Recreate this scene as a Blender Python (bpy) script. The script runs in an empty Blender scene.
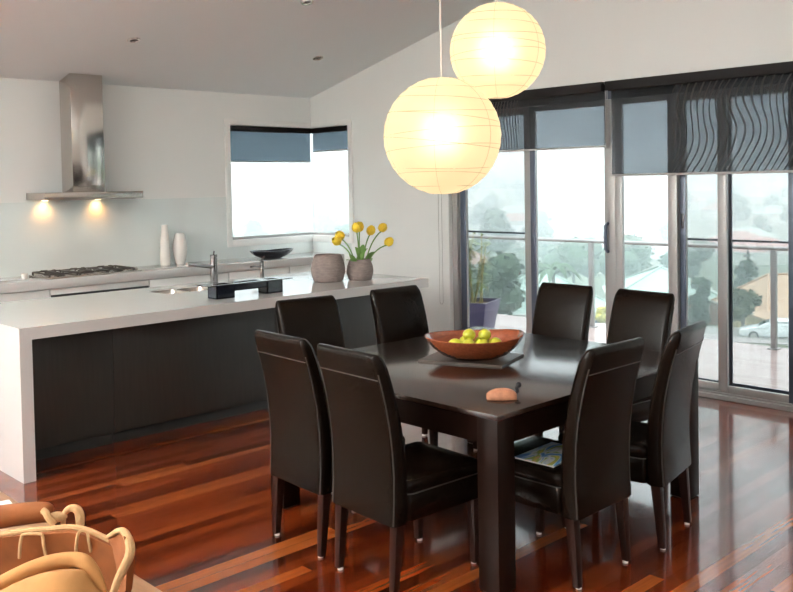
import bpy, bmesh, math, random
from mathutils import Vector, Matrix, Euler
random.seed(7)
R = math.radians
SC = bpy.context.scene
COL = SC.collection

# ------------------------------------------------------------------ materials
def _nodes(name):
    m = bpy.data.materials.new(name)
    m.use_nodes = True
    nt = m.node_tree
    nt.nodes.clear()
    out = nt.nodes.new('ShaderNodeOutputMaterial')
    return m, nt, out

def mat(name, col, rough=0.5, metal=0.0, spec=0.5, coat=0.0, coat_rough=0.05,
        noise=0.0, nscale=8.0, stretch=(1, 1, 1), bump=0.0, sheen=0.0, transl=None):
    m, nt, out = _nodes(name)
    b = nt.nodes.new('ShaderNodeBsdfPrincipled')
    b.inputs['Base Color'].default_value = (*col, 1)
    b.inputs['Roughness'].default_value = rough
    b.inputs['Metallic'].default_value = metal
    b.inputs['Specular IOR Level'].default_value = spec
    b.inputs['Coat Weight'].default_value = coat
    b.inputs['Coat Roughness'].default_value = coat_rough
    b.inputs['Sheen Weight'].default_value = sheen
    nt.links.new(b.outputs[0], out.inputs[0])
    if noise or bump:
        tc = nt.nodes.new('ShaderNodeTexCoord')
        mp = nt.nodes.new('ShaderNodeMapping')
        mp.inputs['Scale'].default_value = stretch
        nt.links.new(tc.outputs['Object'], mp.inputs[0])
        n = nt.nodes.new('ShaderNodeTexNoise')
        n.inputs['Scale'].default_value = nscale
        n.inputs['Detail'].default_value = 5
        nt.links.new(mp.outputs[0], n.inputs['Vector'])
        if noise:
            mx = nt.nodes.new('ShaderNodeMix'); mx.data_type = 'RGBA'
            mx.inputs[6].default_value = (*[c * (1 - noise) for c in col], 1)
            mx.inputs[7].default_value = (*[min(1, c * (1 + noise)) for c in col], 1)
            nt.links.new(n.outputs[0], mx.inputs[0])
            nt.links.new(mx.outputs[2], b.inputs['Base Color'])
        if bump:
            bp = nt.nodes.new('ShaderNodeBump')
            bp.inputs['Strength'].default_value = bump
            bp.inputs['Distance'].default_value = 0.01
            nt.links.new(n.outputs[0], bp.inputs['Height'])
            nt.links.new(bp.outputs[0], b.inputs['Normal'])
    return m

def mat_glass(name, tint=(0.95, 0.97, 0.97), refl=1.0):
    m, nt, out = _nodes(name)
    t = nt.nodes.new('ShaderNodeBsdfTransparent'); t.inputs[0].default_value = (*tint, 1)
    g = nt.nodes.new('ShaderNodeBsdfGlossy'); g.inputs['Roughness'].default_value = 0.0
    lw = nt.nodes.new('ShaderNodeLayerWeight'); lw.inputs[0].default_value = 0.5
    pw = nt.nodes.new('ShaderNodeMath'); pw.operation = 'POWER'; pw.inputs[1].default_value = 5.0
    nt.links.new(lw.outputs['Facing'], pw.inputs[0])
    mm = nt.nodes.new('ShaderNodeMath'); mm.operation = 'MULTIPLY_ADD'; mm.inputs[1].default_value = 0.8 * refl; mm.inputs[2].default_value = 0.025 * refl
    nt.links.new(pw.outputs[0], mm.inputs[0])
    mx = nt.nodes.new('ShaderNodeMixShader')
    nt.links.new(mm.outputs[0], mx.inputs[0]); nt.links.new(t.outputs[0], mx.inputs[1]); nt.links.new(g.outputs[0], mx.inputs[2])
    nt.links.new(mx.outputs[0], out.inputs[0])
    return m

def mat_screen(name, open_, col, tint=(1, 1, 1)):
    """woven mesh: part open, part dark thread"""
    m, nt, out = _nodes(name)
    t = nt.nodes.new('ShaderNodeBsdfTransparent'); t.inputs[0].default_value = (*tint, 1)
    d = nt.nodes.new('ShaderNodeBsdfDiffuse'); d.inputs[0].default_value = (*col, 1)
    mx = nt.nodes.new('ShaderNodeMixShader'); mx.inputs[0].default_value = 1 - open_
    nt.links.new(t.outputs[0], mx.inputs[1]); nt.links.new(d.outputs[0], mx.inputs[2])
    nt.links.new(mx.outputs[0], out.inputs[0])
    return m

def mat_blind(name, open_, tint, col, wavy_from=None, wavy_sign=1, wscale=1.0):
    """sunscreen fabric; its moire over a fly-screen panel is painted in as wavy lines"""
    m, nt, out = _nodes(name)
    t = nt.nodes.new('ShaderNodeBsdfTransparent'); t.inputs[0].default_value = (*tint, 1)
    d = nt.nodes.new('ShaderNodeBsdfDiffuse'); d.inputs[0].default_value = (*col, 1)
    tl = nt.nodes.new('ShaderNodeBsdfTranslucent'); tl.inputs[0].default_value = (*[c * 1.2 for c in col], 1)
    a = nt.nodes.new('ShaderNodeAddShader')
    nt.links.new(d.outputs[0], a.inputs[0]); nt.links.new(tl.outputs[0], a.inputs[1])
    mx = nt.nodes.new('ShaderNodeMixShader'); mx.inputs[0].default_value = 1 - open_
    nt.links.new(t.outputs[0], mx.inputs[1]); nt.links.new(a.outputs[0], mx.inputs[2])
    nt.links.new(mx.outputs[0], out.inputs[0])
    if wavy_from is not None:  # moire of blind over fly screen, put into the fabric's opacity
        tc = nt.nodes.new('ShaderNodeTexCoord')
        sp = nt.nodes.new('ShaderNodeSeparateXYZ'); nt.links.new(tc.outputs['Object'], sp.inputs[0])
        n = nt.nodes.new('ShaderNodeTexNoise'); n.inputs['Scale'].default_value = 3.0; n.inputs['Detail'].default_value = 1.5
        nt.links.new(tc.outputs['Object'], n.inputs['Vector'])
        def math_(op, x, y):
            k = nt.nodes.new('ShaderNodeMath'); k.operation = op
            for i, v in enumerate((x, y)):
                if v is None: continue
                if isinstance(v, (int, float)): k.inputs[i].default_value = v
                else: nt.links.new(v, k.inputs[i])
            return k.outputs[0]
        sw = math_('MULTIPLY', math_('SINE', math_('MULTIPLY', sp.outputs[2], 9.0), None), 0.05)
        ph = math_('ADD', math_('ADD', math_('MULTIPLY', sp.outputs[1], wscale), sw), math_('MULTIPLY', n.outputs[0], 0.10))
        ph = math_('ADD', ph, math_('MULTIPLY', sp.outputs[2], 0.22))
        s = math_('SINE', math_('MULTIPLY', ph, 6.2832 / 0.055), None)
        s = math_('GREATER_THAN', s, 0.74)
        msk = math_('LESS_THAN' if wavy_sign > 0 else 'GREATER_THAN', sp.outputs[1], wavy_from)
        s = math_('MULTIPLY', math_('MULTIPLY', s, msk), 0.70 * open_)
        nt.links.new(math_('ADD', s, 1 - open_), mx.inputs[0])
    return m

def mat_floor():
    m, nt, out = _nodes('polished_jarrah_boards')
    b = nt.nodes.new('ShaderNodeBsdfPrincipled')
    nt.links.new(b.outputs[0], out.inputs[0])
    tc = nt.nodes.new('ShaderNodeTexCoord')
    sp = nt.nodes.new('ShaderNodeSeparateXYZ'); nt.links.new(tc.outputs['Object'], sp.inputs[0])
    def M_(op, x, y=None):
        k = nt.nodes.new('ShaderNodeMath'); k.operation = op
        for i, v in enumerate((x, y)):
            if v is None: continue
            if isinstance(v, (int, float)): k.inputs[i].default_value = v
            else: nt.links.new(v, k.inputs[i])
        return k.outputs[0]
    w = 0.072
    yr = M_('DIVIDE', sp.outputs[1], w)
    row = M_('FLOOR', yr)
    wn = nt.nodes.new('ShaderNodeTexWhiteNoise'); wn.noise_dimensions = '1D'; nt.links.new(row, wn.inputs['W'])
    xs = M_('ADD', M_('DIVIDE', sp.outputs[0], 1.9), M_('MULTIPLY', wn.outputs[0], 13.0))
    colm = M_('FLOOR', xs)
    cb = nt.nodes.new('ShaderNodeCombineXYZ'); nt.links.new(row, cb.inputs[0]); nt.links.new(colm, cb.inputs[1])
    wn2 = nt.nodes.new('ShaderNodeTexWhiteNoise'); wn2.noise_dimensions = '2D'; nt.links.new(cb.outputs[0], wn2.inputs['Vector'])
    rp = nt.nodes.new('ShaderNodeValToRGB')
    cr = rp.color_ramp
    cr.elements[0].position = 0.0; cr.elements[0].color = FLOOR_COLS[0]
    cr.elements[1].position = 1.0; cr.elements[1].color = FLOOR_COLS[-1]
    for p, c in zip((0.3, 0.55, 0.8), FLOOR_COLS[1:4]):
        e = cr.elements.new(p); e.color = c
    nt.links.new(wn2.outputs[0], rp.inputs[0])
    # grain
    mp = nt.nodes.new('ShaderNodeMapping'); mp.inputs['Scale'].default_value = (1.2, 22, 1)
    nt.links.new(tc.outputs['Object'], mp.inputs[0])
    gn = nt.nodes.new('ShaderNodeTexNoise'); gn.inputs['Scale'].default_value = 3.0; gn.inputs['Detail'].default_value = 6
    nt.links.new(mp.outputs[0], gn.inputs['Vector'])
    g = M_('ADD', M_('MULTIPLY', gn.outputs[0], 0.9), 0.55)
    gap = M_('GREATER_THAN', M_('FRACT', yr), 0.965)
    gap2 = M_('GREATER_THAN', M_('FRACT', xs), 0.9985)
    gg = M_('MAXIMUM', gap, gap2)
    g = M_('MULTIPLY', g, M_('SUBTRACT', 1.0, M_('MULTIPLY', gg, 0.7)))
    mx = nt.nodes.new('ShaderNodeVectorMath'); mx.operation = 'SCALE'
    nt.links.new(rp.outputs[0], mx.inputs[0]); nt.links.new(g, mx.inputs['Scale'])
    nt.links.new(mx.outputs[0], b.inputs['Base Color'])
    b.inputs['Roughness'].default_value = 0.2
    b.inputs['Specular IOR Level'].default_value = 0.25
    b.inputs['Coat Weight'].default_value = 0.8
    b.inputs['Coat IOR'].default_value = 1.5
    b.inputs['Coat Roughness'].default_value = 0.08
    bp = nt.nodes.new('ShaderNodeBump'); bp.inputs['Strength'].default_value = 0.05; bp.inputs['Distance'].default_value = 0.004
    nt.links.new(g, bp.inputs['Height']); nt.links.new(bp.outputs[0], b.inputs['Normal'])
    return m

def mat_planks(name, c1, c2, w, axis=0, rough=0.2, gapdark=0.5):
    m, nt, out = _nodes(name)
    b = nt.nodes.new('ShaderNodeBsdfPrincipled'); nt.links.new(b.outputs[0], out.inputs[0])
    tc = nt.nodes.new('ShaderNodeTexCoord')
    sp = nt.nodes.new('ShaderNodeSeparateXYZ'); nt.links.new(tc.outputs['Object'], sp.inputs[0])
    def M_(op, x, y=None):
        k = nt.nodes.new('ShaderNodeMath'); k.operation = op
        for i, v in enumerate((x, y)):
            if v is None: continue
            if isinstance(v, (int, float)): k.inputs[i].default_value = v
            else: nt.links.new(v, k.inputs[i])
        return k.outputs[0]
    r = M_('DIVIDE', sp.outputs[axis], w)
    wn = nt.nodes.new('ShaderNodeTexWhiteNoise'); wn.noise_dimensions = '1D'; nt.links.new(M_('FLOOR', r), wn.inputs['W'])
    mx = nt.nodes.new('ShaderNodeMix'); mx.data_type = 'RGBA'
    mx.inputs[6].default_value = (*c1, 1); mx.inputs[7].default_value = (*c2, 1)
    nt.links.new(wn.outputs[0], mx.inputs[0])
    gp = M_('SUBTRACT', 1.0, M_('MULTIPLY', M_('GREATER_THAN', M_('FRACT', r), 0.93), gapdark))
    sc = nt.nodes.new('ShaderNodeVectorMath'); sc.operation = 'SCALE'
    nt.links.new(mx.outputs[2], sc.inputs[0]); nt.links.new(gp, sc.inputs['Scale'])
    nt.links.new(sc.outputs[0], b.inputs['Base Color'])
    b.inputs['Roughness'].default_value = rough
    b.inputs['Coat Weight'].default_value = 0.25 if rough < 0.4 else 0.0
    b.inputs['Coat Roughness'].default_value = 0.12
    return m

def mat_lantern(name, emis, fwd=0.35):
    m, nt, out = _nodes(name)
    d = nt.nodes.new('ShaderNodeBsdfDiffuse'); d.inputs[0].default_value = (0.62, 0.52, 0.36, 1)
    tl = nt.nodes.new('ShaderNodeBsdfTranslucent'); tl.inputs[0].default_value = (0.86, 0.72, 0.50, 1)
    rf = nt.nodes.new('ShaderNodeBsdfRefraction'); rf.inputs[0].default_value = (1.0, 0.9, 0.66, 1)
    rf.inputs['Roughness'].default_value = 0.95; rf.inputs['IOR'].default_value = 1.4
    m1 = nt.nodes.new('ShaderNodeMixShader'); m1.inputs[0].default_value = fwd
    nt.links.new(tl.outputs[0], m1.inputs[1]); nt.links.new(rf.outputs[0], m1.inputs[2])
    m2 = nt.nodes.new('ShaderNodeMixShader'); m2.inputs[0].default_value = 0.72
    nt.links.new(d.outputs[0], m2.inputs[1]); nt.links.new(m1.outputs[0], m2.inputs[2])
    e = nt.nodes.new('ShaderNodeEmission'); e.inputs[0].default_value = (1.0, 0.84, 0.60, 1); e.inputs[1].default_value = emis
    a = nt.nodes.new('ShaderNodeAddShader')
    nt.links.new(m2.outputs[0], a.inputs[0]); nt.links.new(e.outputs[0], a.inputs[1])
    nt.links.new(a.outputs[0], out.inputs[0])
    return m

def mat_emit(name, col, s):
    m, nt, out = _nodes(name)
    e = nt.nodes.new('ShaderNodeEmission'); e.inputs[0].default_value = (*col, 1); e.inputs[1].default_value = s
    nt.links.new(e.outputs[0], out.inputs[0])
    return m

def mat_cover(name):
    """swirly printed magazine cover, no writing"""
    m, nt, out = _nodes(name)
    b = nt.nodes.new('ShaderNodeBsdfPrincipled'); b.inputs['Roughness'].default_value = 0.25
    nt.links.new(b.outputs[0], out.inputs[0])
    tc = nt.nodes.new('ShaderNodeTexCoord')
    mp = nt.nodes.new('ShaderNodeMapping'); mp.inputs['Scale'].default_value = (3.5, 8, 4); nt.links.new(tc.outputs['Object'], mp.inputs[0])
    n = nt.nodes.new('ShaderNodeTexNoise'); n.inputs['Scale'].default_value = 1.3; n.inputs['Distortion'].default_value = 2.0
    nt.links.new(mp.outputs[0], n.inputs['Vector'])
    rp = nt.nodes.new('ShaderNodeValToRGB'); cr = rp.color_ramp
    cr.elements[0].position = 0.28; cr.elements[0].color = (0.03, 0.10, 0.35, 1)
    cr.elements[1].position = 0.75; cr.elements[1].color = (0.75, 0.68, 0.62, 1)
    for p, c in ((0.40, (0.15, 0.32, 0.55, 1)), (0.48, (0.62, 0.62, 0.60, 1)), (0.55, (0.25, 0.36, 0.08, 1)), (0.62, (0.55, 0.45, 0.08, 1)), (0.68, (0.55, 0.25, 0.28, 1))):
        e = cr.elements.new(p); e.color = c
    nt.links.new(n.outputs[0], rp.inputs[0]); nt.links.new(rp.outputs[0], b.inputs['Base Color'])
    return m

def mat_haze(name, dens, col):
    m, nt, out = _nodes(name)
    v = nt.nodes.new('ShaderNodeVolumeScatter')
    v.inputs['Color'].default_value = (*col, 1); v.inputs['Density'].default_value = dens; v.inputs['Anisotropy'].default_value = 0.2
    nt.links.new(v.outputs[0], out.inputs['Volume'])
    return m

FLOOR_COLS = [(0.034, 0.005, 0.0015, 1), (0.080, 0.010, 0.002, 1), (0.125, 0.017, 0.003, 1), (0.17, 0.028, 0.005, 1), (0.27, 0.066, 0.013, 1)]
M = dict(
    wall=mat('white_wall_paint', (0.80, 0.815, 0.80), 0.7, spec=0.2),
    ceil=mat('white_ceiling_paint', (0.80, 0.83, 0.835), 0.8, spec=0.1),
    floor=mat_floor(),
    white_gloss=mat('white_gloss_trim', (0.82, 0.82, 0.80), 0.3),
    stone=mat('white_stone_benchtop', (0.58, 0.565, 0.55), 0.09, coat=0.3, coat_rough=0.03, noise=0.02, nscale=120),
    laminate=mat('white_gloss_laminate', (0.78, 0.78, 0.76), 0.25),
    splash=mat('pale_blue_back_painted_glass', (0.74, 0.795, 0.785), 0.06, coat=0.6, coat_rough=0.02),
    panel=mat('dark_woodgrain_panel', (0.034, 0.029, 0.024), 0.42, noise=0.3, nscale=4, stretch=(12, 12, 1)),
    kick=mat('dark_kickboard', (0.030, 0.030, 0.028), 0.4),
    steel=mat('brushed_stainless_steel', (0.50, 0.45, 0.41), 0.24, metal=1.0, noise=0.06, nscale=30, stretch=(1, 1, 12)),
    mirror_steel=mat('polished_stainless_steel', (0.62, 0.58, 0.54), 0.14, metal=1.0),
    chrome=mat('chrome', (0.30, 0.29, 0.29), 0.10, metal=1.0),
    iron=mat('black_cast_iron', (0.04, 0.036, 0.033), 0.5),
    black=mat('black_satin_plastic', (0.012, 0.012, 0.014), 0.3),
    navy=mat('blue_black_gloss', (0.010, 0.012, 0.022), 0.16, coat=0.3),
    porcelain=mat('white_porcelain', (0.82, 0.78, 0.74), 0.25, coat=0.3),
    woven=mat('woven_grey_brown', (0.20, 0.155, 0.14), 0.75, noise=0.45, nscale=26, stretch=(1, 1, 3), bump=0.8),
    leather=mat('dark_espresso_leather', (0.0065, 0.0036, 0.0022), 0.26, spec=0.09, noise=0.2, nscale=60, bump=0.12),
    thread=mat('grey_brown_stitching', (0.030, 0.024, 0.020), 0.45),
    wenge=mat('dark_wenge_timber', (0.018, 0.008, 0.005), 0.24, coat=0.7, coat_rough=0.14, noise=0.55, nscale=5, stretch=(2, 26, 26)),
    wenge_frame=mat('dark_wenge_frame_timber', (0.009, 0.0036, 0.0022), 0.36, spec=0.1, noise=0.5, nscale=5, stretch=(20, 20, 2)),
    legwood=mat('dark_stained_leg_timber', (0.016, 0.0045, 0.0025), 0.4, spec=0.15, noise=0.4, nscale=6, stretch=(20, 20, 2)),
    glide=mat('white_nylon_glide', (0.75, 0.75, 0.73), 0.4),
    bowl=mat('red_brown_carved_timber', (0.22, 0.050, 0.018), 0.25, coat=0.4, coat_rough=0.1, noise=0.5, nscale=7, stretch=(2, 14, 14)),
    slate=mat('dark_brown_slab', (0.050, 0.036, 0.028), 0.35, noise=0.4, nscale=9),
    lime=mat('yellow_green_fruit_skin', (0.46, 0.45, 0.03), 0.3, noise=0.35, nscale=12, coat=0.2),
    coral=mat('coral_patterned_fabric', (0.46, 0.19, 0.10), 0.6, noise=0.6, nscale=32, bump=0.3),
    cover=mat_cover('printed_magazine_cover'),
    paper=mat('magazine_pages', (0.75, 0.74, 0.70), 0.7),
    blue_print=mat('blue_printed_paper', (0.06, 0.30, 0.45), 0.3, noise=0.6, nscale=14),
    suede=mat('tan_suede', (0.34, 0.150, 0.042), 0.9, noise=0.28, nscale=14, bump=0.35),
    suede_dark=mat('brown_suede', (0.20, 0.055, 0.008), 0.9, noise=0.35, nscale=18, bump=0.3),
    fleece=mat('cream_fleece_trim', (0.46, 0.27, 0.125), 0.95, noise=0.2, nscale=60, bump=0.6),
    lowtable=mat('light_brown_table_timber', (0.30, 0.15, 0.075), 0.35, noise=0.25, nscale=5, stretch=(18, 2, 18)),
    alu=mat('grey_anodised_frame', (0.36, 0.355, 0.35), 0.4, metal=0.3),
    alu_dark=mat('dark_charcoal_frame', (0.07, 0.085, 0.12), 0.35, metal=0.2),
    glass=mat_glass('lightly_tinted_glass', (0.74, 0.77, 0.77)),
    rail_glass=mat_glass('balustrade_glass', (0.93, 0.96, 0.95), 0.6),
    screen=mat_screen('fly_screen_mesh', 0.80, (0.10, 0.11, 0.12)),
    blind=mat_blind('charcoal_sunscreen_fabric', 0.44, (0.90, 0.95, 1.0), (0.052, 0.050, 0.050), wavy_from=3.60 - 2.7325),
    blind_b=mat_blind('charcoal_sunscreen_fabric_painted_moire', 0.44, (0.90, 0.95, 1.0), (0.052, 0.050, 0.050), wavy_from=5.12 - 5.1225, wavy_sign=-1, wscale=1.6),
    blind_k=mat_blind('blue_grey_sunscreen_fabric', 0.38, (0.66, 0.76, 0.84), (0.06, 0.065, 0.07)),
    roller=mat('charcoal_roller', (0.012, 0.010, 0.010), 0.6, spec=0.1),
    rail_pale=mat('pale_grey_rail', (0.42, 0.41, 0.40), 0.4),
    lantern=mat_lantern('cream_rice_paper', 0.13),
    rib=mat('lantern_wire_rib', (0.55, 0.42, 0.22), 0.7),
    cord=mat('white_cord', (0.75, 0.70, 0.64), 0.5),
    bulb=mat_emit('lit_bulb', (1.0, 0.88, 0.66), 9.0),
    hoodlamp=mat_emit('lit_hood_lamp', (1.0, 0.72, 0.38), 10.0),
    lampglass=mat('unlit_lamp_face', (0.25, 0.24, 0.22), 0.15, metal=0.6),
    petal=mat('yellow_tulip_petal', (0.86, 0.60, 0.04), 0.5, noise=0.2, nscale=25),
    stem=mat('green_stem', (0.14, 0.28, 0.055), 0.5, noise=0.25, nscale=18),
    deck=mat_planks('wet_pale_deck_boards', (0.46, 0.34, 0.32), (0.58, 0.45, 0.43), 0.09, 0, 0.10),
    planter=mat('glazed_blue_violet_pot', (0.075, 0.075, 0.17), 0.3, noise=0.2, nscale=6),
    soil=mat('potting_soil', (0.16, 0.10, 0.06), 0.95, noise=0.4, nscale=30),
    bamboo=mat('yellow_bamboo_cane', (0.42, 0.36, 0.09), 0.4),
    bleaf=mat('light_bamboo_leaf', (0.16, 0.22, 0.045), 0.5, noise=0.4, nscale=10),
    leaf_a=mat('dark_green_leaf', (0.030, 0.060, 0.030), 0.6, noise=0.4, nscale=1.2),
    leaf_b=mat('olive_green_leaf', (0.075, 0.085, 0.030), 0.6, noise=0.4, nscale=1.5),
    leaf_c=mat('mid_green_leaf', (0.040, 0.085, 0.035), 0.6, noise=0.4, nscale=1.5),
    yellow_leaf=mat('yellow_flowering_leaf', (0.55, 0.45, 0.02), 0.6, noise=0.3, nscale=3),
    bark=mat('grey_bark', (0.10, 0.08, 0.06), 0.8),
    grass=mat('hillside_grass', (0.070, 0.085, 0.040), 0.9, noise=0.45, nscale=0.06),
    asphalt=mat('pale_wet_street', (0.26, 0.24, 0.23), 0.4),
    green_roof=mat('pale_green_steel_roof', (0.30, 0.40, 0.36), 0.4),
    ridge=mat('pale_ridge_cap', (0.30, 0.38, 0.34), 0.4),
    tile_roof=mat('orange_tile_roof', (0.52, 0.33, 0.22), 0.7, noise=0.3, nscale=3),
    red_roof=mat('faded_red_tile_roof', (0.34, 0.12, 0.09), 0.7, noise=0.2, nscale=1),
    grey_roof=mat('pale_grey_roof', (0.34, 0.35, 0.36), 0.5),
    brick=mat('red_brown_brick', (0.30, 0.14, 0.085), 0.8, noise=0.3, nscale=6),
    cream=mat('cream_render', (0.55, 0.43, 0.25), 0.7),
    render_white=mat('white_render', (0.60, 0.58, 0.54), 0.7),
    car=mat('white_car_paint', (0.72, 0.74, 0.76), 0.2, coat=0.6),
    car_glass=mat('dark_car_glass', (0.06, 0.075, 0.085), 0.08, coat=0.5),
    tyre=mat('black_tyre', (0.015, 0.015, 0.016), 0.7),
    pole=mat('weathered_pole', (0.07, 0.055, 0.045), 0.8),
    haze=mat_haze('rain_haze', 0.0095, (0.40, 0.44, 0.465)),
)

# ------------------------------------------------------------------ mesh helpers
def B(): return bmesh.new()

def box(bm, p0, p1, bev=0.0, seg=2, rot=None):
    x0, y0, z0 = [min(a, b) for a, b in zip(p0, p1)]
    x1, y1, z1 = [max(a, b) for a, b in zip(p0, p1)]
    t = bmesh.new()
    bmesh.ops.create_cube(t, size=1.0)
    for v in t.verts:
        v.co = Vector(((x0 + x1) / 2 + v.co.x * (x1 - x0), (y0 + y1) / 2 + v.co.y * (y1 - y0), (z0 + z1) / 2 + v.co.z * (z1 - z0)))
    if bev > 0:
        bmesh.ops.bevel(t, geom=t.edges[:], offset=bev, segments=seg, profile=0.5, affect='EDGES')
    if rot is not None:
        t.transform(rot)
    for f in t.faces: f.material_index = 1        # marks flat faces
    merge(bm, t)

def merge(bm, t):
    me = bpy.data.meshes.new('tmp'); t.to_mesh(me); t.free()
    bm.from_mesh(me); bpy.data.meshes.remove(me)

def loft(bm, secs, cap=True, closed=True):
    rings = [[bm.verts.new(p) for p in s] for s in secs]
    n = len(rings[0])
    for a, b in zip(rings[:-1], rings[1:]):
        for i in range(n if closed else n - 1):
            j = (i + 1) % n
            bm.faces.new((a[i], a[j], b[j], b[i]))
    if cap and closed:
        bm.faces.new(rings[0][::-1]); bm.faces.new(rings[-1])

def rrect(hx, hy, r, n=4, cx=0.0, cy=0.0):
    r = min(r, hx * 0.999, hy * 0.999)
    pts = []
    for k, (sx, sy) in enumerate(((1, 1), (-1, 1), (-1, -1), (1, -1))):
        for i in range(n + 1):
            a = math.pi / 2 * (k + i / n)
            pts.append((cx + sx * (hx - r) + r * math.cos(a), cy + sy * (hy - r) + r * math.sin(a)))
    return pts

def tube(bm, pts, r, seg=8, cap=True, sub=1):
    pts = [Vector(p) for p in pts]
    rs = list(r) if isinstance(r, (list, tuple)) else [r] * len(pts)
    if sub > 1:                       # round the run of points off
        q, qr = [], []
        n = len(pts)
        for i in range(n - 1):
            p0, p1, p2, p3 = pts[max(0, i - 1)], pts[i], pts[i + 1], pts[min(n - 1, i + 2)]
            for k in range(sub):
                u = k / sub
                q.append(0.5 * (2 * p1 + (p2 - p0) * u + (2 * p0 - 5 * p1 + 4 * p2 - p3) * u * u + (3 * p1 - p0 - 3 * p2 + p3) * u ** 3))
                qr.append(rs[i] * (1 - u) + rs[i + 1] * u)
        pts, rs = q + [pts[-1]], qr + [rs[-1]]
    secs = []
    up = None
    for i, p in enumerate(pts):
        d = (pts[min(i + 1, len(pts) - 1)] - pts[max(i - 1, 0)]).normalized()
        if up is None:
            up = Vector((0, 0, 1)) if abs(d.z) < 0.9 else Vector((1, 0, 0))
        s = d.cross(up).normalized()
        up = s.cross(d).normalized()
        secs.append([p + (s * math.cos(2 * math.pi * k / seg) + up * math.sin(2 * math.pi * k / seg)) * rs[i] for k in range(seg)])
    loft(bm, secs, cap)

def lathe(bm, prof, seg=28, c=(0, 0, 0), sx=1.0, sy=1.0):
    secs = []
    for r, z in prof:
        r = max(r, 1e-4)
        secs.append([(c[0] + sx * r * math.cos(2 * math.pi * k / seg), c[1] + sy * r * math.sin(2 * math.pi * k / seg), c[2] + z) for k in range(seg)])
    loft(bm, secs)

def prism(bm, poly, a, b, axis='x'):
    """polygon in the plane across `axis`, run from a to b along it"""
    def P(u, v, t):
        return (t, u, v) if axis == 'x' else (u, t, v) if axis == 'y' else (u, v, t)
    loft(bm, [[P(u, v, a) for u, v in poly], [P(u, v, b) for u, v in poly]])

def sphere(bm, c, r, seg=16, ring=10, sx=1, sy=1, sz=1):
    t = bmesh.new()
    bmesh.ops.create_uvsphere(t, u_segments=seg, v_segments=ring, radius=1.0)
    for v in t.verts:
        v.co = Vector((c[0] + v.co.x * r * sx, c[1] + v.co.y * r * sy, c[2] + v.co.z * r * sz))
    merge(bm, t)

XF = {}
def obj(name, bm, m, parent=None, world=True, smooth=35):
    bmesh.ops.recalc_face_normals(bm, faces=bm.faces[:])
    if parent is not None and world and parent in XF:
        bm.transform(XF[parent].inverted())
    me = bpy.data.meshes.new(name)
    if smooth:
        for f in bm.faces: f.smooth = f.material_index == 0
    for f in bm.faces: f.material_index = 0
    bm.to_mesh(me); bm.free()
    if smooth:
        me.set_sharp_from_angle(angle=R(smooth))
    me.materials.append(m)
    o = bpy.data.objects.new(name, me)
    COL.objects.link(o)
    if parent is not None:
        o.parent = parent
        if world and parent in XF: XF[o] = XF[parent]
    return o

def tag(o, label=None, cat=None, group=None, kind=None):
    if label: o['label'] = label
    if cat: o['category'] = cat
    if group: o['group'] = group
    if kind: o['kind'] = kind
    return o

def thing(name, label=None, cat=None, loc=(0, 0, 0), rz=0.0, group=None, kind=None):
    o = bpy.data.objects.new(name, None)
    o.empty_display_size = 0.1
    o.location = loc; o.rotation_euler = (0, 0, rz)
    COL.objects.link(o)
    XF[o] = Matrix.Translation(loc) @ Matrix.Rotation(rz, 4, 'Z')
    return tag(o, label, cat, group, kind)

def dup(root, loc=None, rz=None, label=None, group=None, scale=None):
    def cp(o, parent):
        c = o.copy(); COL.objects.link(c)
        if parent is not None: c.parent = parent
        for ch in [x for x in bpy.data.objects if x.parent == o and x != c]:
            cp(ch, c)
        return c
    r = cp(root, None)
    if loc is not None: r.location = loc
    if rz is not None: r.rotation_euler = (0, 0, rz)
    if label: r['label'] = label
    if group: r['group'] = group
    if scale: r.scale = scale
    return r

# ------------------------------------------------------------------ the room
YB, XR = 8.156, 6.5                 # kitchen wall, door wall
XL, YF = -3.2, -4.2                 # rest of the living room, behind the photographer
CH, SL, YRIDGE = 2.69, 0.245, 1.0   # raked ceiling
def ceil_z(y):
    return CH + SL * (YB - y) if y >= YRIDGE else CH + SL * (YB - YRIDGE) - SL * (YRIDGE - y)
DY0, DY1 = 1.35, 6.02               # sliding door opening
WX0, WY0, WZ0, WZ1 = 5.40, 7.50, 1.12, 2.35   # corner window

bm = B(); box(bm, (XL - .1, YF - .1, -0.12), (XR + .14, YB + .15, 0.0))
tag(obj('floor', bm, M['floor'], smooth=0), 'polished red-brown timber board floor', 'floor', kind='structure')

bm = B()
poly = [(YB + .15, ceil_z(YB + .15)), (YRIDGE, ceil_z(YRIDGE)), (YF - .15, ceil_z(YF - .15))]
poly = poly + [(y, z + 0.12) for y, z in poly[::-1]]
prism(bm, poly, XL - .15, XR + .15, 'x')
tag(obj('ceiling', bm, M['ceil'], smooth=0), 'white raked plaster ceiling', 'ceiling', kind='structure')

bm = B()
zt = CH + 0.0
box(bm, (XL, YB, 0), (WX0, YB + .14, zt)); box(bm, (WX0, YB, 0), (XR + .14, YB + .14, WZ0)); box(bm, (WX0, YB, WZ1), (XR + .14, YB + .14, zt))
tag(obj('wall_back', bm, M['wall'], smooth=0), 'white kitchen wall behind the cooktop', 'wall', kind='structure')

bm = B()
prism(bm, [(YF, 2.5), (YB, 2.5), (YB, CH), (YRIDGE, ceil_z(YRIDGE)), (YF, ceil_z(YF))], XR, XR + .14, 'x')
box(bm, (XR, WY0, WZ1), (XR + .14, YB, 2.5)); box(bm, (XR, WY0, 0), (XR + .14, YB, WZ0))
box(bm, (XR, DY1, 0), (XR + .14, WY0, 2.5)); box(bm, (XR, YF, 0), (XR + .14, DY0, 2.5))
tag(obj('wall_right', bm, M['wall'], smooth=0), 'white wall around the sliding doors', 'wall', kind='structure')

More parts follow.
